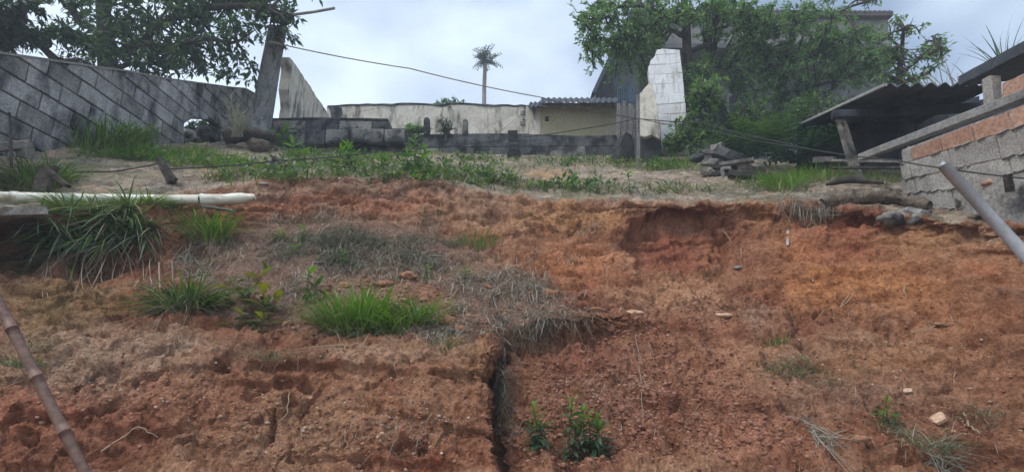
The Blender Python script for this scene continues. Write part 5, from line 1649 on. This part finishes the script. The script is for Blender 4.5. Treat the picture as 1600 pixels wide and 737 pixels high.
grass('terrace_weeds', 'low green weeds scattered over the upper terrace', 'weeds', 600, 250, 150, 14, 3400, .19, GREEN + BLUEG + DRY[:2], 152, .9, 1.0, .013, None, 'stuff',
      [(455, 262, 50, 8), (520, 255, 60, 8), (560, 262, 50, 5), (640, 262, 40, 10), (700, 268, 70, 10), (770, 282, 50, 9), (740, 248, 60, 5), (860, 252, 50, 6), (900, 256, 70, 6), (600, 246, 60, 4), (480, 240, 40, 4), (430, 282, 40, 5), (520, 276, 60, 6), (620, 276, 70, 6), (730, 284, 60, 8), (830, 292, 60, 8), (930, 298, 60, 7), (1060, 296, 70, 8), (360, 280, 50, 6), (1010, 262, 60, 6), (940, 248, 50, 4), (690, 240, 60, 4), (1180, 290, 40, 8), (830, 262, 200, 14)])
rw = np.random.default_rng(155)
LB = []
for (sx_, sy_, ax_, ay_) in [(455, 262, 50, 8), (520, 256, 60, 8), (640, 264, 46, 10), (700, 268, 70, 9), (765, 282, 50, 8), (740, 250, 60, 4), (900, 255, 80, 5), (600, 250, 60, 4), (330, 258, 70, 7), (230, 246, 60, 5), (1030, 262, 50, 5), (480, 244, 40, 4), (560, 276, 90, 6), (690, 280, 80, 6), (420, 276, 60, 6), (900, 292, 90, 9)]:
    for _ in range(21):
        cx_, cy_ = sx_ + rw.normal(0, ax_ * .5), sy_ + rw.normal(0, ay_ * .5)
        p_, n_r = at(cx_, cy_)
        hgt = rw.uniform(.03, .16)
        for _k in range(14):
            LB.append(p_ + rw.normal(0, .045, 3) * np.array([1, 1, .3]) + np.array([0, 0, rw.uniform(.01, hgt)]))
V, F, Cc = leaf_cloud(np.array(LB), .075, 156, GREEN + BLUEG + [(.16, .20, .06), (.20, .19, .11)], .45, .0)
tag(mesh_obj('terrace_leaves', V, F, M['leaf'], None, False, Cc), 'low broad leaved weeds in patches over the terrace', 'weeds', kind='stuff')
grass('scar_wisps', 'thin dry and green grass wisps on the foot of the slope', 'grass', 1300, 600, 10, 10, 1100, .13, BLUEG + DRY, 153, 1.2, .8, .004, None, 'stuff',
      [(1240, 575, 30, 14), (1300, 590, 60, 18), (1400, 680, 40, 16), (1460, 700, 40, 16), (1540, 640, 50, 10), (790, 640, 8, 50), (60, 545, 50, 14), (20, 570, 30, 10), (420, 560, 40, 10)])


# ---- dry straw litter on the mound and elsewhere
def straw(name, label, spots, n, ln, wid, seed, lift=.02, cols=DRY, hang=0.0):
    r = np.random.default_rng(seed)
    B, Dn = [], []
    w = np.array([s_[2] * s_[3] for s_ in spots], float); w /= w.sum()
    ch = r.choice(len(spots), n, p=w)
    for c_ in ch:
        s_ = spots[c_]
        qx, qy = s_[0] + r.normal(0, s_[2] * .5), s_[1] + r.normal(0, s_[3] * .5)
        p, nr = at(qx, qy)
        B.append(p + nr * r.uniform(-.004, lift))
        d = r.normal(size=3); d -= nr * (d @ nr) * .8
        d[2] -= hang; d[1] -= hang * .25
        Dn.append(d)
    B, Dn = np.array(B), np.array(Dn)
    V, F, Cc = blades(B, Dn, ln * r.uniform(.4, 1.4, n), wid * r.uniform(.6, 1.4, n), cols, r, 3, .5)
    tag(mesh_obj(name, V, F, M['straw'], None, True, Cc), label, 'straw', kind='stuff')


rl = np.random.default_rng(290)
patch = [(rl.normal(560, 130), rl.normal(392, 26), rl.uniform(16, 50), rl.uniform(8, 20)) for _ in range(34)] + [(rl.normal(790, 70), rl.normal(462, 30), rl.uniform(16, 46), rl.uniform(8, 22)) for _ in range(26)] \
    + [(rl.normal(420, 70), rl.normal(430, 30), rl.uniform(12, 34), rl.uniform(6, 16)) for _ in range(18)] + [(rl.normal(690, 50), rl.normal(500, 16), rl.uniform(14, 34), rl.uniform(6, 14)) for _ in range(10)]
LITTER = [(.34, .30, .25), (.42, .38, .33), (.25, .21, .17), (.46, .42, .37), (.30, .24, .18), (.27, .17, .11), (.20, .17, .14)]
straw('straw_litter', 'grey dry grass litter matted over the mound above the earth bench', patch, 11000, .105, .0052, 201, .03, LITTER)
straw('fine_litter', 'fine dark broken stalks among the grey litter of the mound', patch, 9000, .06, .003, 208, .02, [(.20, .17, .14), (.28, .24, .20), (.14, .12, .10), (.33, .29, .25)])
brush = [(rl.normal(570, 75), rl.normal(385, 15), rl.uniform(12, 34), rl.uniform(5, 12)) for _ in range(26)]
straw('dead_brush', 'dark grey green dead brush on top of the mound', brush, 5200, .11, .0048, 202, .06, [(.10, .115, .08), (.14, .15, .11), (.085, .095, .06), (.20, .195, .16), (.12, .15, .08), (.26, .24, .20)])
mbr = MB()
for _ in range(26):
    x0, y0 = rl.uniform(40, 290), rl.uniform(385, 415)
    a_, na = at(x0, y0); b_, nb = at(x0 + rl.normal(-4, 12), y0 + rl.uniform(30, 75))
    q_ = bez(a_ + na * .02, (a_ + b_) / 2 + na * rl.uniform(.02, .07) + rl.normal(0, .015, 3), b_ + nb * .008, 8)
    V, F = tube(q_, np.linspace(.0055, .0018, 8) * rl.uniform(.6, 1.2), 5, False)
    mbr.add(V, F, np.array([.30, .25, .18]) * rl.uniform(.7, 1.2))
tag(mbr.obj('root_tangle', M['straw'], None, True, True), 'pale roots dangling down the bare bank below the hanging grass', 'roots', kind='stuff')
straw('terrace_straw', 'pale dry stalks strewn over the upper terrace', [(300, 262, 160, 16), (560, 276, 220, 10), (980, 290, 160, 14), (900, 300, 200, 10), (1150, 300, 90, 10), (1230, 308, 50, 12), (1290, 310, 40, 10), (800, 285, 200, 14)], 4200, .12, .005, 203, .012)
straw('slope_straw', 'scattered dry stalks on the lower slope', [(1290, 600, 70, 26), (1360, 620, 90, 30), (1480, 690, 90, 22), (1540, 640, 60, 14), (1260, 560, 40, 20), (560, 548, 160, 14), (300, 540, 120, 20), (120, 560, 120, 40), (420, 555, 60, 20), (1400, 500, 160, 30), (600, 660, 150, 50), (950, 620, 150, 80), (200, 500, 120, 30), (350, 520, 80, 16), (500, 530, 100, 10)], 3200, .085, .0030, 204, .010)
straw('hanging_roots', 'pale roots and dead grass hanging from the ledges', [(150, 400, 60, 20), (230, 395, 40, 22), (290, 400, 46, 18), (100, 410, 50, 20)], 520, .22, .0055, 205, .03, [(.25, .20, .15), (.32, .265, .20), (.18, .15, .11)], 1.1)
straw('cut_edge_straw', 'grey dry grass hanging down the cut edge of the earth bench', [(788, 540, 12, 18), (792, 575, 8, 26), (796, 620, 9, 40), (800, 670, 8, 30), (810, 525, 26, 10), (840, 505, 40, 8), (900, 495, 40, 6), (790, 600, 8, 40)], 900, .13, .0036, 206, .02, DRY + [(.16, .17, .10)], .55)
straw('lip_straw', 'pale dead grass hanging from the lip beside the muddy log', [(1240, 322, 26, 8), (1275, 325, 26, 8), (1300, 318, 30, 8), (1225, 316, 20, 6)], 460, .16, .0045, 207, .04, DRY, .9)


def straw_bunch(label, px, row, px2, row2, n, seed, ln=.45):
    r = np.random.default_rng(seed)
    p, nr = at(px, row); q, _ = at(px2, row2)
    d = (q - p)
    mb = MB()
    for i in range(n):
        f0 = r.uniform(0, .65)
        s_, nr = at(px + (px2 - px) * f0 + r.normal(0, 7), row + (row2 - row) * f0 + r.normal(0, 5))
        s_ = s_ + nr * .012
        f = f0 + r.uniform(.2, .6)
        tip, nr2 = at(px + (px2 - px) * f + r.normal(0, 30) * f, row + (row2 - row) * f + r.normal(0, 22) * f)
        tip = tip + nr2 * r.uniform(.0, .04)
        V, F = tube(bez(s_, (s_ + tip) / 2 + nr * r.uniform(.01, .05), tip, 6), np.linspace(.0026, .0010, 6), 4, False)
        mb.add(V, F, np.array(DRY[r.integers(len(DRY))]) * r.uniform(.7, 1.2))
    tag(mb.obj('straw_bunch', M['straw'], None, True, True), label, 'straw', 'bunches of dead grass')


straw_bunch('grey bunch of dead grass trailing down the lower right slope', 1232, 640, 1330, 720, 60, 301)
straw_bunch('grey bunch of dead roots trailing below the grass ledge', 300, 372, 280, 430, 70, 302)
straw_bunch('dead grass bunch at the bottom right corner of the slope', 1440, 712, 1500, 735, 40, 303)
straw_bunch('pale dead grass bunch hanging from the lip left of the log', 1225, 312, 1290, 345, 50, 304)

# ---- roots and sticks on the bare faces
for i, (pts, rad, lab) in enumerate([
    ([(1292, 486), (1308, 474), (1328, 461)], .006, 'upper of two pale roots lying on the orange scar'), ([(1302, 488), (1318, 478), (1330, 467)], .005, 'lower of two pale roots lying on the orange scar'),
    ([(1268, 438), (1280, 427), (1296, 414)], .005, 'curved pale root above the pair of roots on the scar'), ([(1410, 446), (1411, 462), (1411, 478)], .004, 'short upright rootlet in the middle of the orange scar'),
    ([(942, 410), (947, 430), (952, 450)], .004, 'thin straight stick standing below the ochre bank'), ([(990, 520), (996, 560), (1000, 600), (1006, 660)], .003, 'long thin root hanging down the brown lower slope'),
    ([(1134, 350), (1148, 368), (1152, 384)], .004, 'thin root hanging at the uphill side of the niche'), ([(1158, 385), (1157, 400), (1157, 415)], .004, 'thin pale rootlet above the grey lump'),
    ([(1505, 628), (1514, 652), (1526, 684)], .006, 'straight dry stalk by the pale shard'), ([(1490, 572), (1492, 585), (1495, 600)], .004, 'small dry twig at the foot of the scar'),
    ([(160, 700), (185, 680), (215, 672), (240, 676)], .005, 'curved dry stick beside the bamboo pole'), ([(452, 616), (445, 640), (432, 655)], .004, 'short root on the face of the earth bench'),
    ([(560, 548), (500, 540), (455, 552)], .004, 'long thin twig along the edge of the bench'), ([(760, 330), (720, 400), (690, 350)], .0025, 'dry upright weed stalk on the mound'),
    ([(1260, 352), (1275, 345), (1282, 341)], .005, 'short pale root below the lip straw'), ([(1425, 520), (1460, 510), (1490, 505)], .004, 'pale thread of roots across the lower scar'),
]):
    q = np.array([at(x, y, .0)[0] + at(x, y)[1] * .015 for x, y in pts])
    if lab.startswith('dry upright'):
        b_ = at(690, 352)[0]; q = np.array([b_, b_ + np.array([.02, -.05, .12]), b_ + np.array([.05, -.05, .30])])
    t_ = np.linspace(0, len(q) - 1, 4 * (len(q) - 1) + 1)
    q = np.stack([np.interp(t_, range(len(q)), q[:, k]) for k in range(3)], 1) + np.random.default_rng(i).normal(0, .004, (len(t_), 3))
    V, F = tube(q, np.linspace(rad, rad * .5, len(q)), 6)
    cc = np.tile(np.array([.36, .27, .18]) if rad > .0035 else np.array([.28, .23, .18]), (len(V), 1))
    tag(mesh_obj('root' if 'root' in lab else 'twig', V, F, M['straw'], None, True, cc), lab, 'root' if 'root' in lab else 'twig', 'roots and twigs on the slope')
rm = MB()
V, F = rough_beam(at(1232, 380)[0] + at(1232, 380)[1] * .01, at(1231, 362)[0] + at(1231, 362)[1] * .01, .022, .02, 3, .2, 3)
tag(mesh_obj('pale_peg', V, F, M['fibre_edge']), 'short pale peg stuck in the scar below the lip', 'peg')


# ---- broad leaved plants with single leaves
def leaf_mesh(seed, ln, wd):
    r = np.random.default_rng(seed)
    n = 5
    V, F = [], []
    for i in range(n + 1):
        t = i / n
        w = wd * .5 * math.sin(math.pi * min(1, t * .93 + .07)) ** .8 if i < n else .0004
        z = .10 * ln * t - .38 * ln * t * t
        V += [(-w, ln * t, z + w * .25), (0, ln * t, z), (w, ln * t, z + w * .25)]
    for i in range(n):
        a = 3 * i
        F += [(a, a + 1, a + 4, a + 3), (a + 1, a + 2, a + 5, a + 4)]
    return np.array(V), F


def make_leaf_kind(name, ln, wd, col):
    V, F = leaf_mesh(3, ln, wd)
    return new_mesh(name, V, F, M['leaf'], True, np.tile(np.array(col), (len(V), 1)))


LK = {k: make_leaf_kind('leaf', 1.0, w, c) for k, (w, c) in {'dark': (.26, (.045, .095, .045)), 'mid': (.26, (.075, .15, .05)), 'fresh': (.26, (.13, .26, .035)), 'grey': (.27, (.12, .155, .10)),
      'olive': (.36, (.10, .125, .03)), 'yellow': (.36, (.19, .18, .03)), 'deep': (.38, (.04, .075, .028))}.items()}


def leafy_plant(label, px, row, stems, seed, lean=.15, grp='leafy seedlings', name='leafy_plant', kinds=('dark', 'grey', 'mid', 'fresh'), lf=.085, D_off=0.0, nper=13):
    """upright stems ringed with single leaves, darker below, fresh at the tip; stems: (dx, dy pixels at foot, height m)"""
    r = np.random.default_rng(seed)
    base, nr = at(px, row)
    t = thing(name, label, 'plant', base, grp)
    for dx, dy, h in stems:
        p, _ = at(px + dx, row + dy)
        tip = p + np.array([r.normal(0, lean) * h, -.10 * h + r.normal(0, lean) * h, h])
        q = bez(p - np.array([0, 0, .02]), (p + tip) / 2 + r.normal(0, .012, 3), tip, 6)
        V, F = tube(q, np.linspace(.004, .002, 6), 5, False)
        mesh_obj('stem', V, F, M['leaf'], t, True, np.tile(np.array([.10, .13, .06]), (len(V), 1)))
        m_ = max(6, int(nper * h / .2))
        for k in range(m_):
            u_ = .15 + .85 * k / m_
            pos = np.array([np.interp(u_ * 5, range(6), q[:, c_]) for c_ in range(3)])
            kind = kinds[-1] if u_ > .78 else (kinds[2] if u_ > .62 else kinds[int(r.random() < .3)])
            o = bpy.data.objects.new('leaf', LK[kind])
            COL.objects.link(o)
            o.parent = t
            o.location = tuple(pos - base)
            el = 1.0 if u_ > .85 else (.55 if u_ > .6 else r.uniform(-.35, .35))
            o.rotation_euler = (el + r.normal(0, .15), r.normal(0, .25), k * 2.4 + r.normal(0, .3))
            s_ = lf * r.uniform(.75, 1.25) * (.7 if u_ > .85 else 1.0)
            o.scale = (s_, s_, s_)
    return t


leafy_plant('smaller of two leafy plants on the brown lower slope, by the cut edge', 840, 697, [(0, 0, .22), (-10, 0, .14), (9, 2, .15), (3, -3, .12)], 401, lf=.072, nper=22)
leafy_plant('larger leafy plant with bright tips on the brown lower slope', 912, 697, [(-22, 0, .31), (0, 2, .25), (14, 2, .22), (28, 0, .20), (-8, 4, .18), (22, 6, .14), (-16, 3, .16), (8, -4, .18)], 402, lf=.072, nper=22)
leafy_plant('leafy seedling at the bottom right near the pale shard', 1388, 662, [(0, 0, .15), (14, 6, .09), (-14, 4, .08), (4, 3, .1)], 403, lf=.06, nper=20)
leafy_plant('tall green seedling behind the bright tuft on the mound', 476, 470, [(0, 0, .24), (14, -4, .18)], 404, lf=.10)
leafy_plant('fresh seedling on the mound nearest the drain pipe end', 434, 378, [(0, 0, .11)], 405, kinds=('mid', 'mid', 'fresh', 'fresh'), nper=18)
leafy_plant('fresh seedling on the mound beside the dead brush', 470, 378, [(0, 0, .15)], 406, kinds=('mid', 'grey', 'fresh', 'fresh'), nper=16)
leafy_plant('small yellow green seedling on the mound above the leafy weeds', 455, 398, [(0, 0, .08)], 407, kinds=('mid', 'mid', 'fresh', 'fresh'), nper=18)
leafy_plant('single bright seedling between dead brush and bright tuft', 538, 415, [(0, 0, .10)], 408, kinds=('fresh', 'mid', 'fresh', 'fresh'), nper=20)
leafy_plant('upright seedling above the second grass tuft', 667, 446, [(0, 0, .15)], 409, kinds=('mid', 'mid', 'fresh', 'fresh'))
leafy_plant('small seedling amid the straw right of the mound', 728, 436, [(0, 0, .09)], 410, kinds=('mid', 'mid', 'fresh', 'fresh'), nper=18)
leafy_plant('green seedling standing alone on the bare terrace centre', 982, 302, [(0, 0, .26)], 411, lf=.09)
leafy_plant('small seedling left of the lone seedling on the terrace', 932, 300, [(0, 0, .14)], 412, lf=.07)
leafy_plant('low dark seedling near the lip of the ochre bank', 893, 302, [(0, 0, .16), (8, -2, .1)], 413, lf=.08)
leafy_plant('brown leaved seedling on the terrace right of the lone seedling', 1032, 300, [(0, 0, .13)], 414, kinds=('olive', 'yellow', 'olive', 'olive'), lf=.10)
leafy_plant('tall dark weed on the terrace before the stepped foundation', 540, 268, [(0, 0, .42), (10, 2, .34), (-12, 2, .3)], 415, lf=.13)
leafy_plant('bushy green weed on the terrace below the far wall', 648, 272, [(0, 0, .44), (14, 0, .34), (-14, 2, .3), (6, 3, .25)], 416, lf=.13)
leafy_plant('low rounded weed beside the bushy green weed', 588, 268, [(0, 0, .22), (8, 0, .2), (-8, 0, .2), (3, 3, .16)], 417, lf=.10)
leafy_plant('green weed above the upper scar near the pale stake', 462, 262, [(0, 0, .34), (10, 0, .26)], 418, kinds=('mid', 'mid', 'fresh', 'fresh'), lf=.12)
leafy_plant('dense dark weed at the edge of the terrace right of the scar', 795, 290, [(0, 0, .24), (-14, -2, .26), (12, 2, .2), (-26, -4, .24)], 419, lf=.09)
leafy_plant('weed growing on top of the low wall before the far wall', 778, 214, [(0, 0, .45), (5, 0, .35), (-5, 0, .3)], 420, lf=.16)
leafy_plant('dark weed at the foot of the leaning pole', 438, 232, [(0, 0, .5), (6, 3, .4), (-8, 4, .36)], 421, lf=.15)
# broad olive leaved weeds left of the bright tuft
for i, (px, row, st_, lab) in enumerate([(372, 470, [(0, 0, .24), (-14, 4, .2), (18, 0, .18)], 'olive leaved weed with yellowing leaves left of the seedlings'),
                                        (390, 505, [(0, 0, .2), (-20, 2, .15), (16, 2, .16)], 'lower olive weed overhanging the face of the earth bench'),
                                        (410, 480, [(0, 0, .14), (12, 2, .12)], 'small olive weed nearest the tall green seedling')]):
    leafy_plant(lab, px, row, st_, 430 + i, .3, 'olive weeds on the bench', 'olive_weed', ('olive', 'deep', 'yellow', 'olive'), .13, nper=9)

# pale feathery dead shrub before the wall
r = np.random.default_rng(77)
ds = thing('dead_shrub', 'pale leafless twiggy shrub in front of the block wall end', 'shrub', PD(372, 215, 8.2))
mb = MB()
for i in range(34):
    b_ = PD(370 + r.normal(0, 4), 214, 8.2)
    e = PD(372 + r.normal(0, 18), 165 + r.uniform(-18, 30), 8.2 + r.normal(0, .12))
    V, F = tube(bez(b_, (b_ + e) / 2 + r.normal(0, .05, 3), e, 6), np.linspace(.007, .003, 6), 4, False)
    mb.add(V, F, (.28, .28, .20))
    for _ in range(4):
        c_ = b_ + (e - b_) * r.uniform(.4, .95); e2 = c_ + r.normal(0, .07, 3) + np.array([0, 0, .07])
        V, F = tube([c_, e2], [.004, .002], 3, False); mb.add(V, F, (.33, .33, .24))
mb.obj('twigs', M['straw'], ds, True, True)
# reeds behind the shed roof
for i, (px, row, n, ln, D, cols, lab) in enumerate([(1470, 132, 26, .75, 6.6, DRY, 'dry reeds sticking up behind the corrugated shed roof'), (1568, 100, 34, .75, 5.4, BLUEG, 'green reed blades rising behind the hut roof edge')]):
    b_ = np.array([PD(px + r.normal(0, 22 if i == 0 else 8), row + 14, D + r.normal(0, .1)) for _ in range(n)])
    dd = np.stack([r.normal(0, .4, n), r.normal(0, .2, n), np.ones(n)], 1)
    V, F, Cc = blades(b_, dd, ln * r.uniform(.3, 1, n), .022 * r.uniform(.5, 1.2, n), cols, r, 5, .5)
    tag(mesh_obj('reeds', V, F, M['grass'], None, True, Cc), lab, 'reeds', 'reeds behind the roofs')
# scrub on the far wall
shrub('wall_scrub', 'thin scrub growing behind the top of the far wall', PD(705, 172, 12.8), scatter([(705, 160, 22, 6, 100), (690, 162, 14, 4, 50)], 10, 12.7, 12.9, 6, 10, 31), 22, .09, DARK + MID, 32)
shrub('terrace_scrub', 'twiggy dark weed on the low wall between the pillar stumps', PD(697, 214, 10.9), scatter([(697, 196, 14, 12, 100)], 9, 10.8, 11, 6, 9, 33), 14, .08, DARK, 34)
shrub('wall_bush', 'low green bush by the first pillar stump', PD(655, 212, 11.1), scatter([(650, 203, 20, 5, 100)], 10, 11.0, 11.2, 6, 9, 35), 40, .09, MID, 36)

# ---- loose earth, stones
def crumbs(name, label, spots, n, s0, s1, seed, cols):
    r = np.random.default_rng(seed)
    protos = [rock_mesh(900 + k, 0) for k in range(8)]
    w = np.array([s_[4] if len(s_) > 4 else s_[2] * s_[3] for s_ in spots], float); w /= w.sum()
    ch = r.choice(len(spots), n, p=w)
    VV, FF, CC = [], [], []
    k0 = 0
    for c_ in ch:
        s_ = spots[c_]
        p, nr = at(s_[0] + r.normal(0, s_[2] * .55), s_[1] + r.normal(0, s_[3] * .55))
        V, F = protos[r.integers(8)]
        s = s0 * (s1 / s0) ** (r.random() ** 2.2)
        a = r.uniform(0, 6.28); ca, sa = math.cos(a), math.sin(a)
        Rm = np.array([[ca, -sa, 0], [sa, ca, 0], [0, 0, 1]])
        VV.append((V * np.array([1.15, .95, .75]) * s) @ Rm.T + p - nr * s * .1)
        FF.append(np.array(F) + k0); k0 += len(V)
        CC.append(np.tile(np.array(cols[r.integers(len(cols))]) * r.uniform(.75, 1.2), (len(V), 1)))
    tag(mesh_obj(name, np.vstack(VV), np.vstack(FF), M['crumb'], None, False, np.vstack(CC)), label, 'soil', kind='stuff')


m, N, L, bs = mat_new('crumbly_soil')
at_ = N.new('ShaderNodeAttribute'); at_.attribute_name = 'Col'
n_ = noise_node(N, L, 120, 4, .6)
g_ = ramp(N, L, n_.outputs['Fac'], [(.3, (.65, .62, .6)), (.7, (1.25, 1.25, 1.25))]).outputs[0]
L.new(mixc(N, L, at_.outputs['Color'], g_, 1.0, 'MULTIPLY'), bs.inputs['Base Color'])
bs.inputs['Roughness'].default_value = .95; bs.inputs['Specular IOR Level'].default_value = .1
bump(N, L, bs, n_.outputs['Fac'], .8, .01)
M['crumb'] = m
EARTH = [(.27, .125, .085), (.235, .105, .07), (.31, .16, .105), (.34, .19, .125), (.21, .09, .06)]
crumbs('soil_crumbs', 'loose crumbs of brown red earth over the lower slope', [(940, 640, 150, 80), (900, 560, 120, 50), (1060, 600, 130, 90), (1180, 680, 140, 50), (880, 700, 120, 40), (1000, 500, 120, 26), (1130, 480, 100, 30), (900, 470, 60, 20)], 12000, .003, .017, 501, EARTH)
crumbs('scar_crumbs', 'crumbs of orange earth on the scars and the bench', [(1380, 560, 200, 50), (1500, 660, 150, 50), (1300, 470, 180, 60), (560, 560, 200, 20), (300, 620, 200, 60), (100, 600, 120, 80), (600, 650, 150, 60), (560, 330, 180, 18), (640, 470, 110, 26), (900, 420, 110, 30), (500, 690, 200, 40)], 4200, .003, .014, 502, EARTH + [(.40, .25, .15), (.42, .30, .21)])
crumbs('pebbles', 'tiny pale pebbles strewn over the slope', [(180, 570, 160, 60), (650, 640, 120, 60), (1540, 390, 60, 26), (1400, 540, 160, 26), (1150, 500, 120, 40), (560, 285, 200, 10), (1330, 600, 140, 30), (900, 300, 300, 16), (300, 270, 150, 12)], 420, .003, .010, 503, [(.50, .46, .40), (.42, .37, .31), (.58, .54, .48)])
crumbs('mound_clods', 'small earth clods lying in the straw of the mound', [(640, 465, 90, 30), (700, 500, 80, 24), (820, 470, 70, 24), (560, 440, 90, 20), (470, 500, 60, 16)], 520, .008, .028, 504, EARTH + [(.38, .22, .14)])

for i, (px, row, s_, sh, mt, lab) in enumerate([
    (861, 462, .055, (1.1, 1, .85), 'clod', 'large orange earth clod sitting in the straw'), (770, 445, .03, (1.2, 1, .7), 'clod', 'orange clod on the mound above the cut edge'),
    (714, 515, .038, (1, 1, .9), 'clod', 'reddish clod at the straw edge right of the second tuft'), (700, 500, .045, (1.2, 1, .8), 'clod', 'broad reddish clod behind the second grass tuft'),
    (600, 440, .045, (1.3, 1, .7), 'clod', 'brown clod behind the bright grass tuft'), (540, 445, .035, (1.2, 1, .8), 'clod', 'small brown clod behind the left end of the bright tuft'),
    (640, 430, .05, (1.4, 1, .7), 'clod', 'broad clod on the crest of the mound'), (935, 476, .042, (1.4, 1, .55), 'clod', 'pale flat clod above the small scarp'), (990, 485, .042, (1.6, 1, .4), 'shard', 'flat pale orange stone above the brown slope'),
    (1128, 488, .05, (1.6, 1, .5), 'shard', 'flat tan stone at the foot of the niche'), (1090, 478, .03, (1.2, 1, .6), 'clod', 'small tan stone near the foot of the niche'), (1153, 414, .035, (1.5, 1, .5), 'beam', 'bluish grey lump stuck in the scar'),
    (1194, 652, .022, (1.4, 1, .5), 'beam', 'small whitish lump on the lower slope'), (680, 398, .03, (2.0, .8, .3), 'fibre_edge', 'flat whitish chip on the mound'),
    (1470, 505, .03, (1.5, .8, .5), 'clod', 'small clod on the lower right scar'), (372, 350, .03, (1.6, 1, .5), 'clod', 'clod below the end of the drain pipe'), (410, 288, .022, (2, 1, .5), 'fibre_edge', 'whitish chip on the lip by the pipe end'),
    (436, 275, .025, (2, 1, .5), 'fibre_edge', 'whitish flat stone under the pale stake'), (405, 460, .03, (1, 1, .8), 'clay', 'small orange brick bit among the olive weeds'),
    (500, 415, .03, (1.6, 1, .4), 'mould_pale', 'flat grey chip in the dead brush'), (1340, 700, .03, (1.4, 1, .6), 'clod', 'clod beside the trailing dead grass'), (1068, 640, .05, (.8, .8, 1.0), 'clod', 'dark clod in the hollow of the lower slope')]):
    p, nr = at(px, row)
    V, F = rock_mesh(600 + i, 2)
    V = V * s_ * np.array(sh)
    V = V + p + nr * s_ * .3
    tag(mesh_obj('clod' if mt == 'clod' else 'stone', V, F, M[mt], None, True), lab, 'clod' if mt == 'clod' else 'stone', 'stones and clods on the slope')
# pale shard and brick bit, lower right
for px, row, w, h, rot, lab in [(1468, 641, .13, .075, -.6, 'pale broken tile shard lying on the lower right slope'), (1417, 609, .055, .028, 0, 'small pale brick bit at the foot of the orange scar')]:
    p, nr = at(px, row)
    s_ = unit(np.cross(nr, (0, 0, 1))); u_ = np.cross(nr, s_)
    s_, u_ = s_ * math.cos(rot) + u_ * math.sin(rot), -s_ * math.sin(rot) + u_ * math.cos(rot)
    pol = [(-.5, -.35), (-.1, -.5), (.5, -.2), (.42, .35), (.05, .5), (-.48, .28)]
    V = np.array([p + nr * (.012 + dz) + s_ * a * w + u_ * b * h for dz in (0, .014) for a, b in pol])
    F = [tuple(range(5, -1, -1)), tuple(range(6, 12))] + [(i, (i + 1) % 6, 6 + (i + 1) % 6, 6 + i) for i in range(6)]
    tag(mesh_obj('tile_shard', V, F, M['shard']), lab, 'shard')
# ---- thin haze volume, added to lift the distant darks like lens glow
m = bpy.data.materials.new('added_haze_air'); m.use_nodes = True
N = m.node_tree.nodes; N.clear()
o_ = N.new('ShaderNodeOutputMaterial'); pv = N.new('ShaderNodeVolumePrincipled')
pv.inputs['Color'].default_value = (0.80, 0.88, 1.0, 1)
pv.inputs['Density'].default_value = 0.006
pv.inputs['Anisotropy'].default_value = 0.0
m.node_tree.links.new(pv.outputs[0], o_.inputs['Volume'])
hx = 70.0
HB = np.array([(-hx, -12, -1.1), (hx, -12, -1.1), (hx, 80, -1.1), (-hx, 80, -1.1), (-hx, -12, 42), (hx, -12, 42), (hx, 80, 42), (-hx, 80, 42)], float)
hz = mesh_obj('haze', HB, BOXF, m)
tag(hz, 'added thin bluish haze lifting the darks over the hillside', 'haze', kind='stuff')
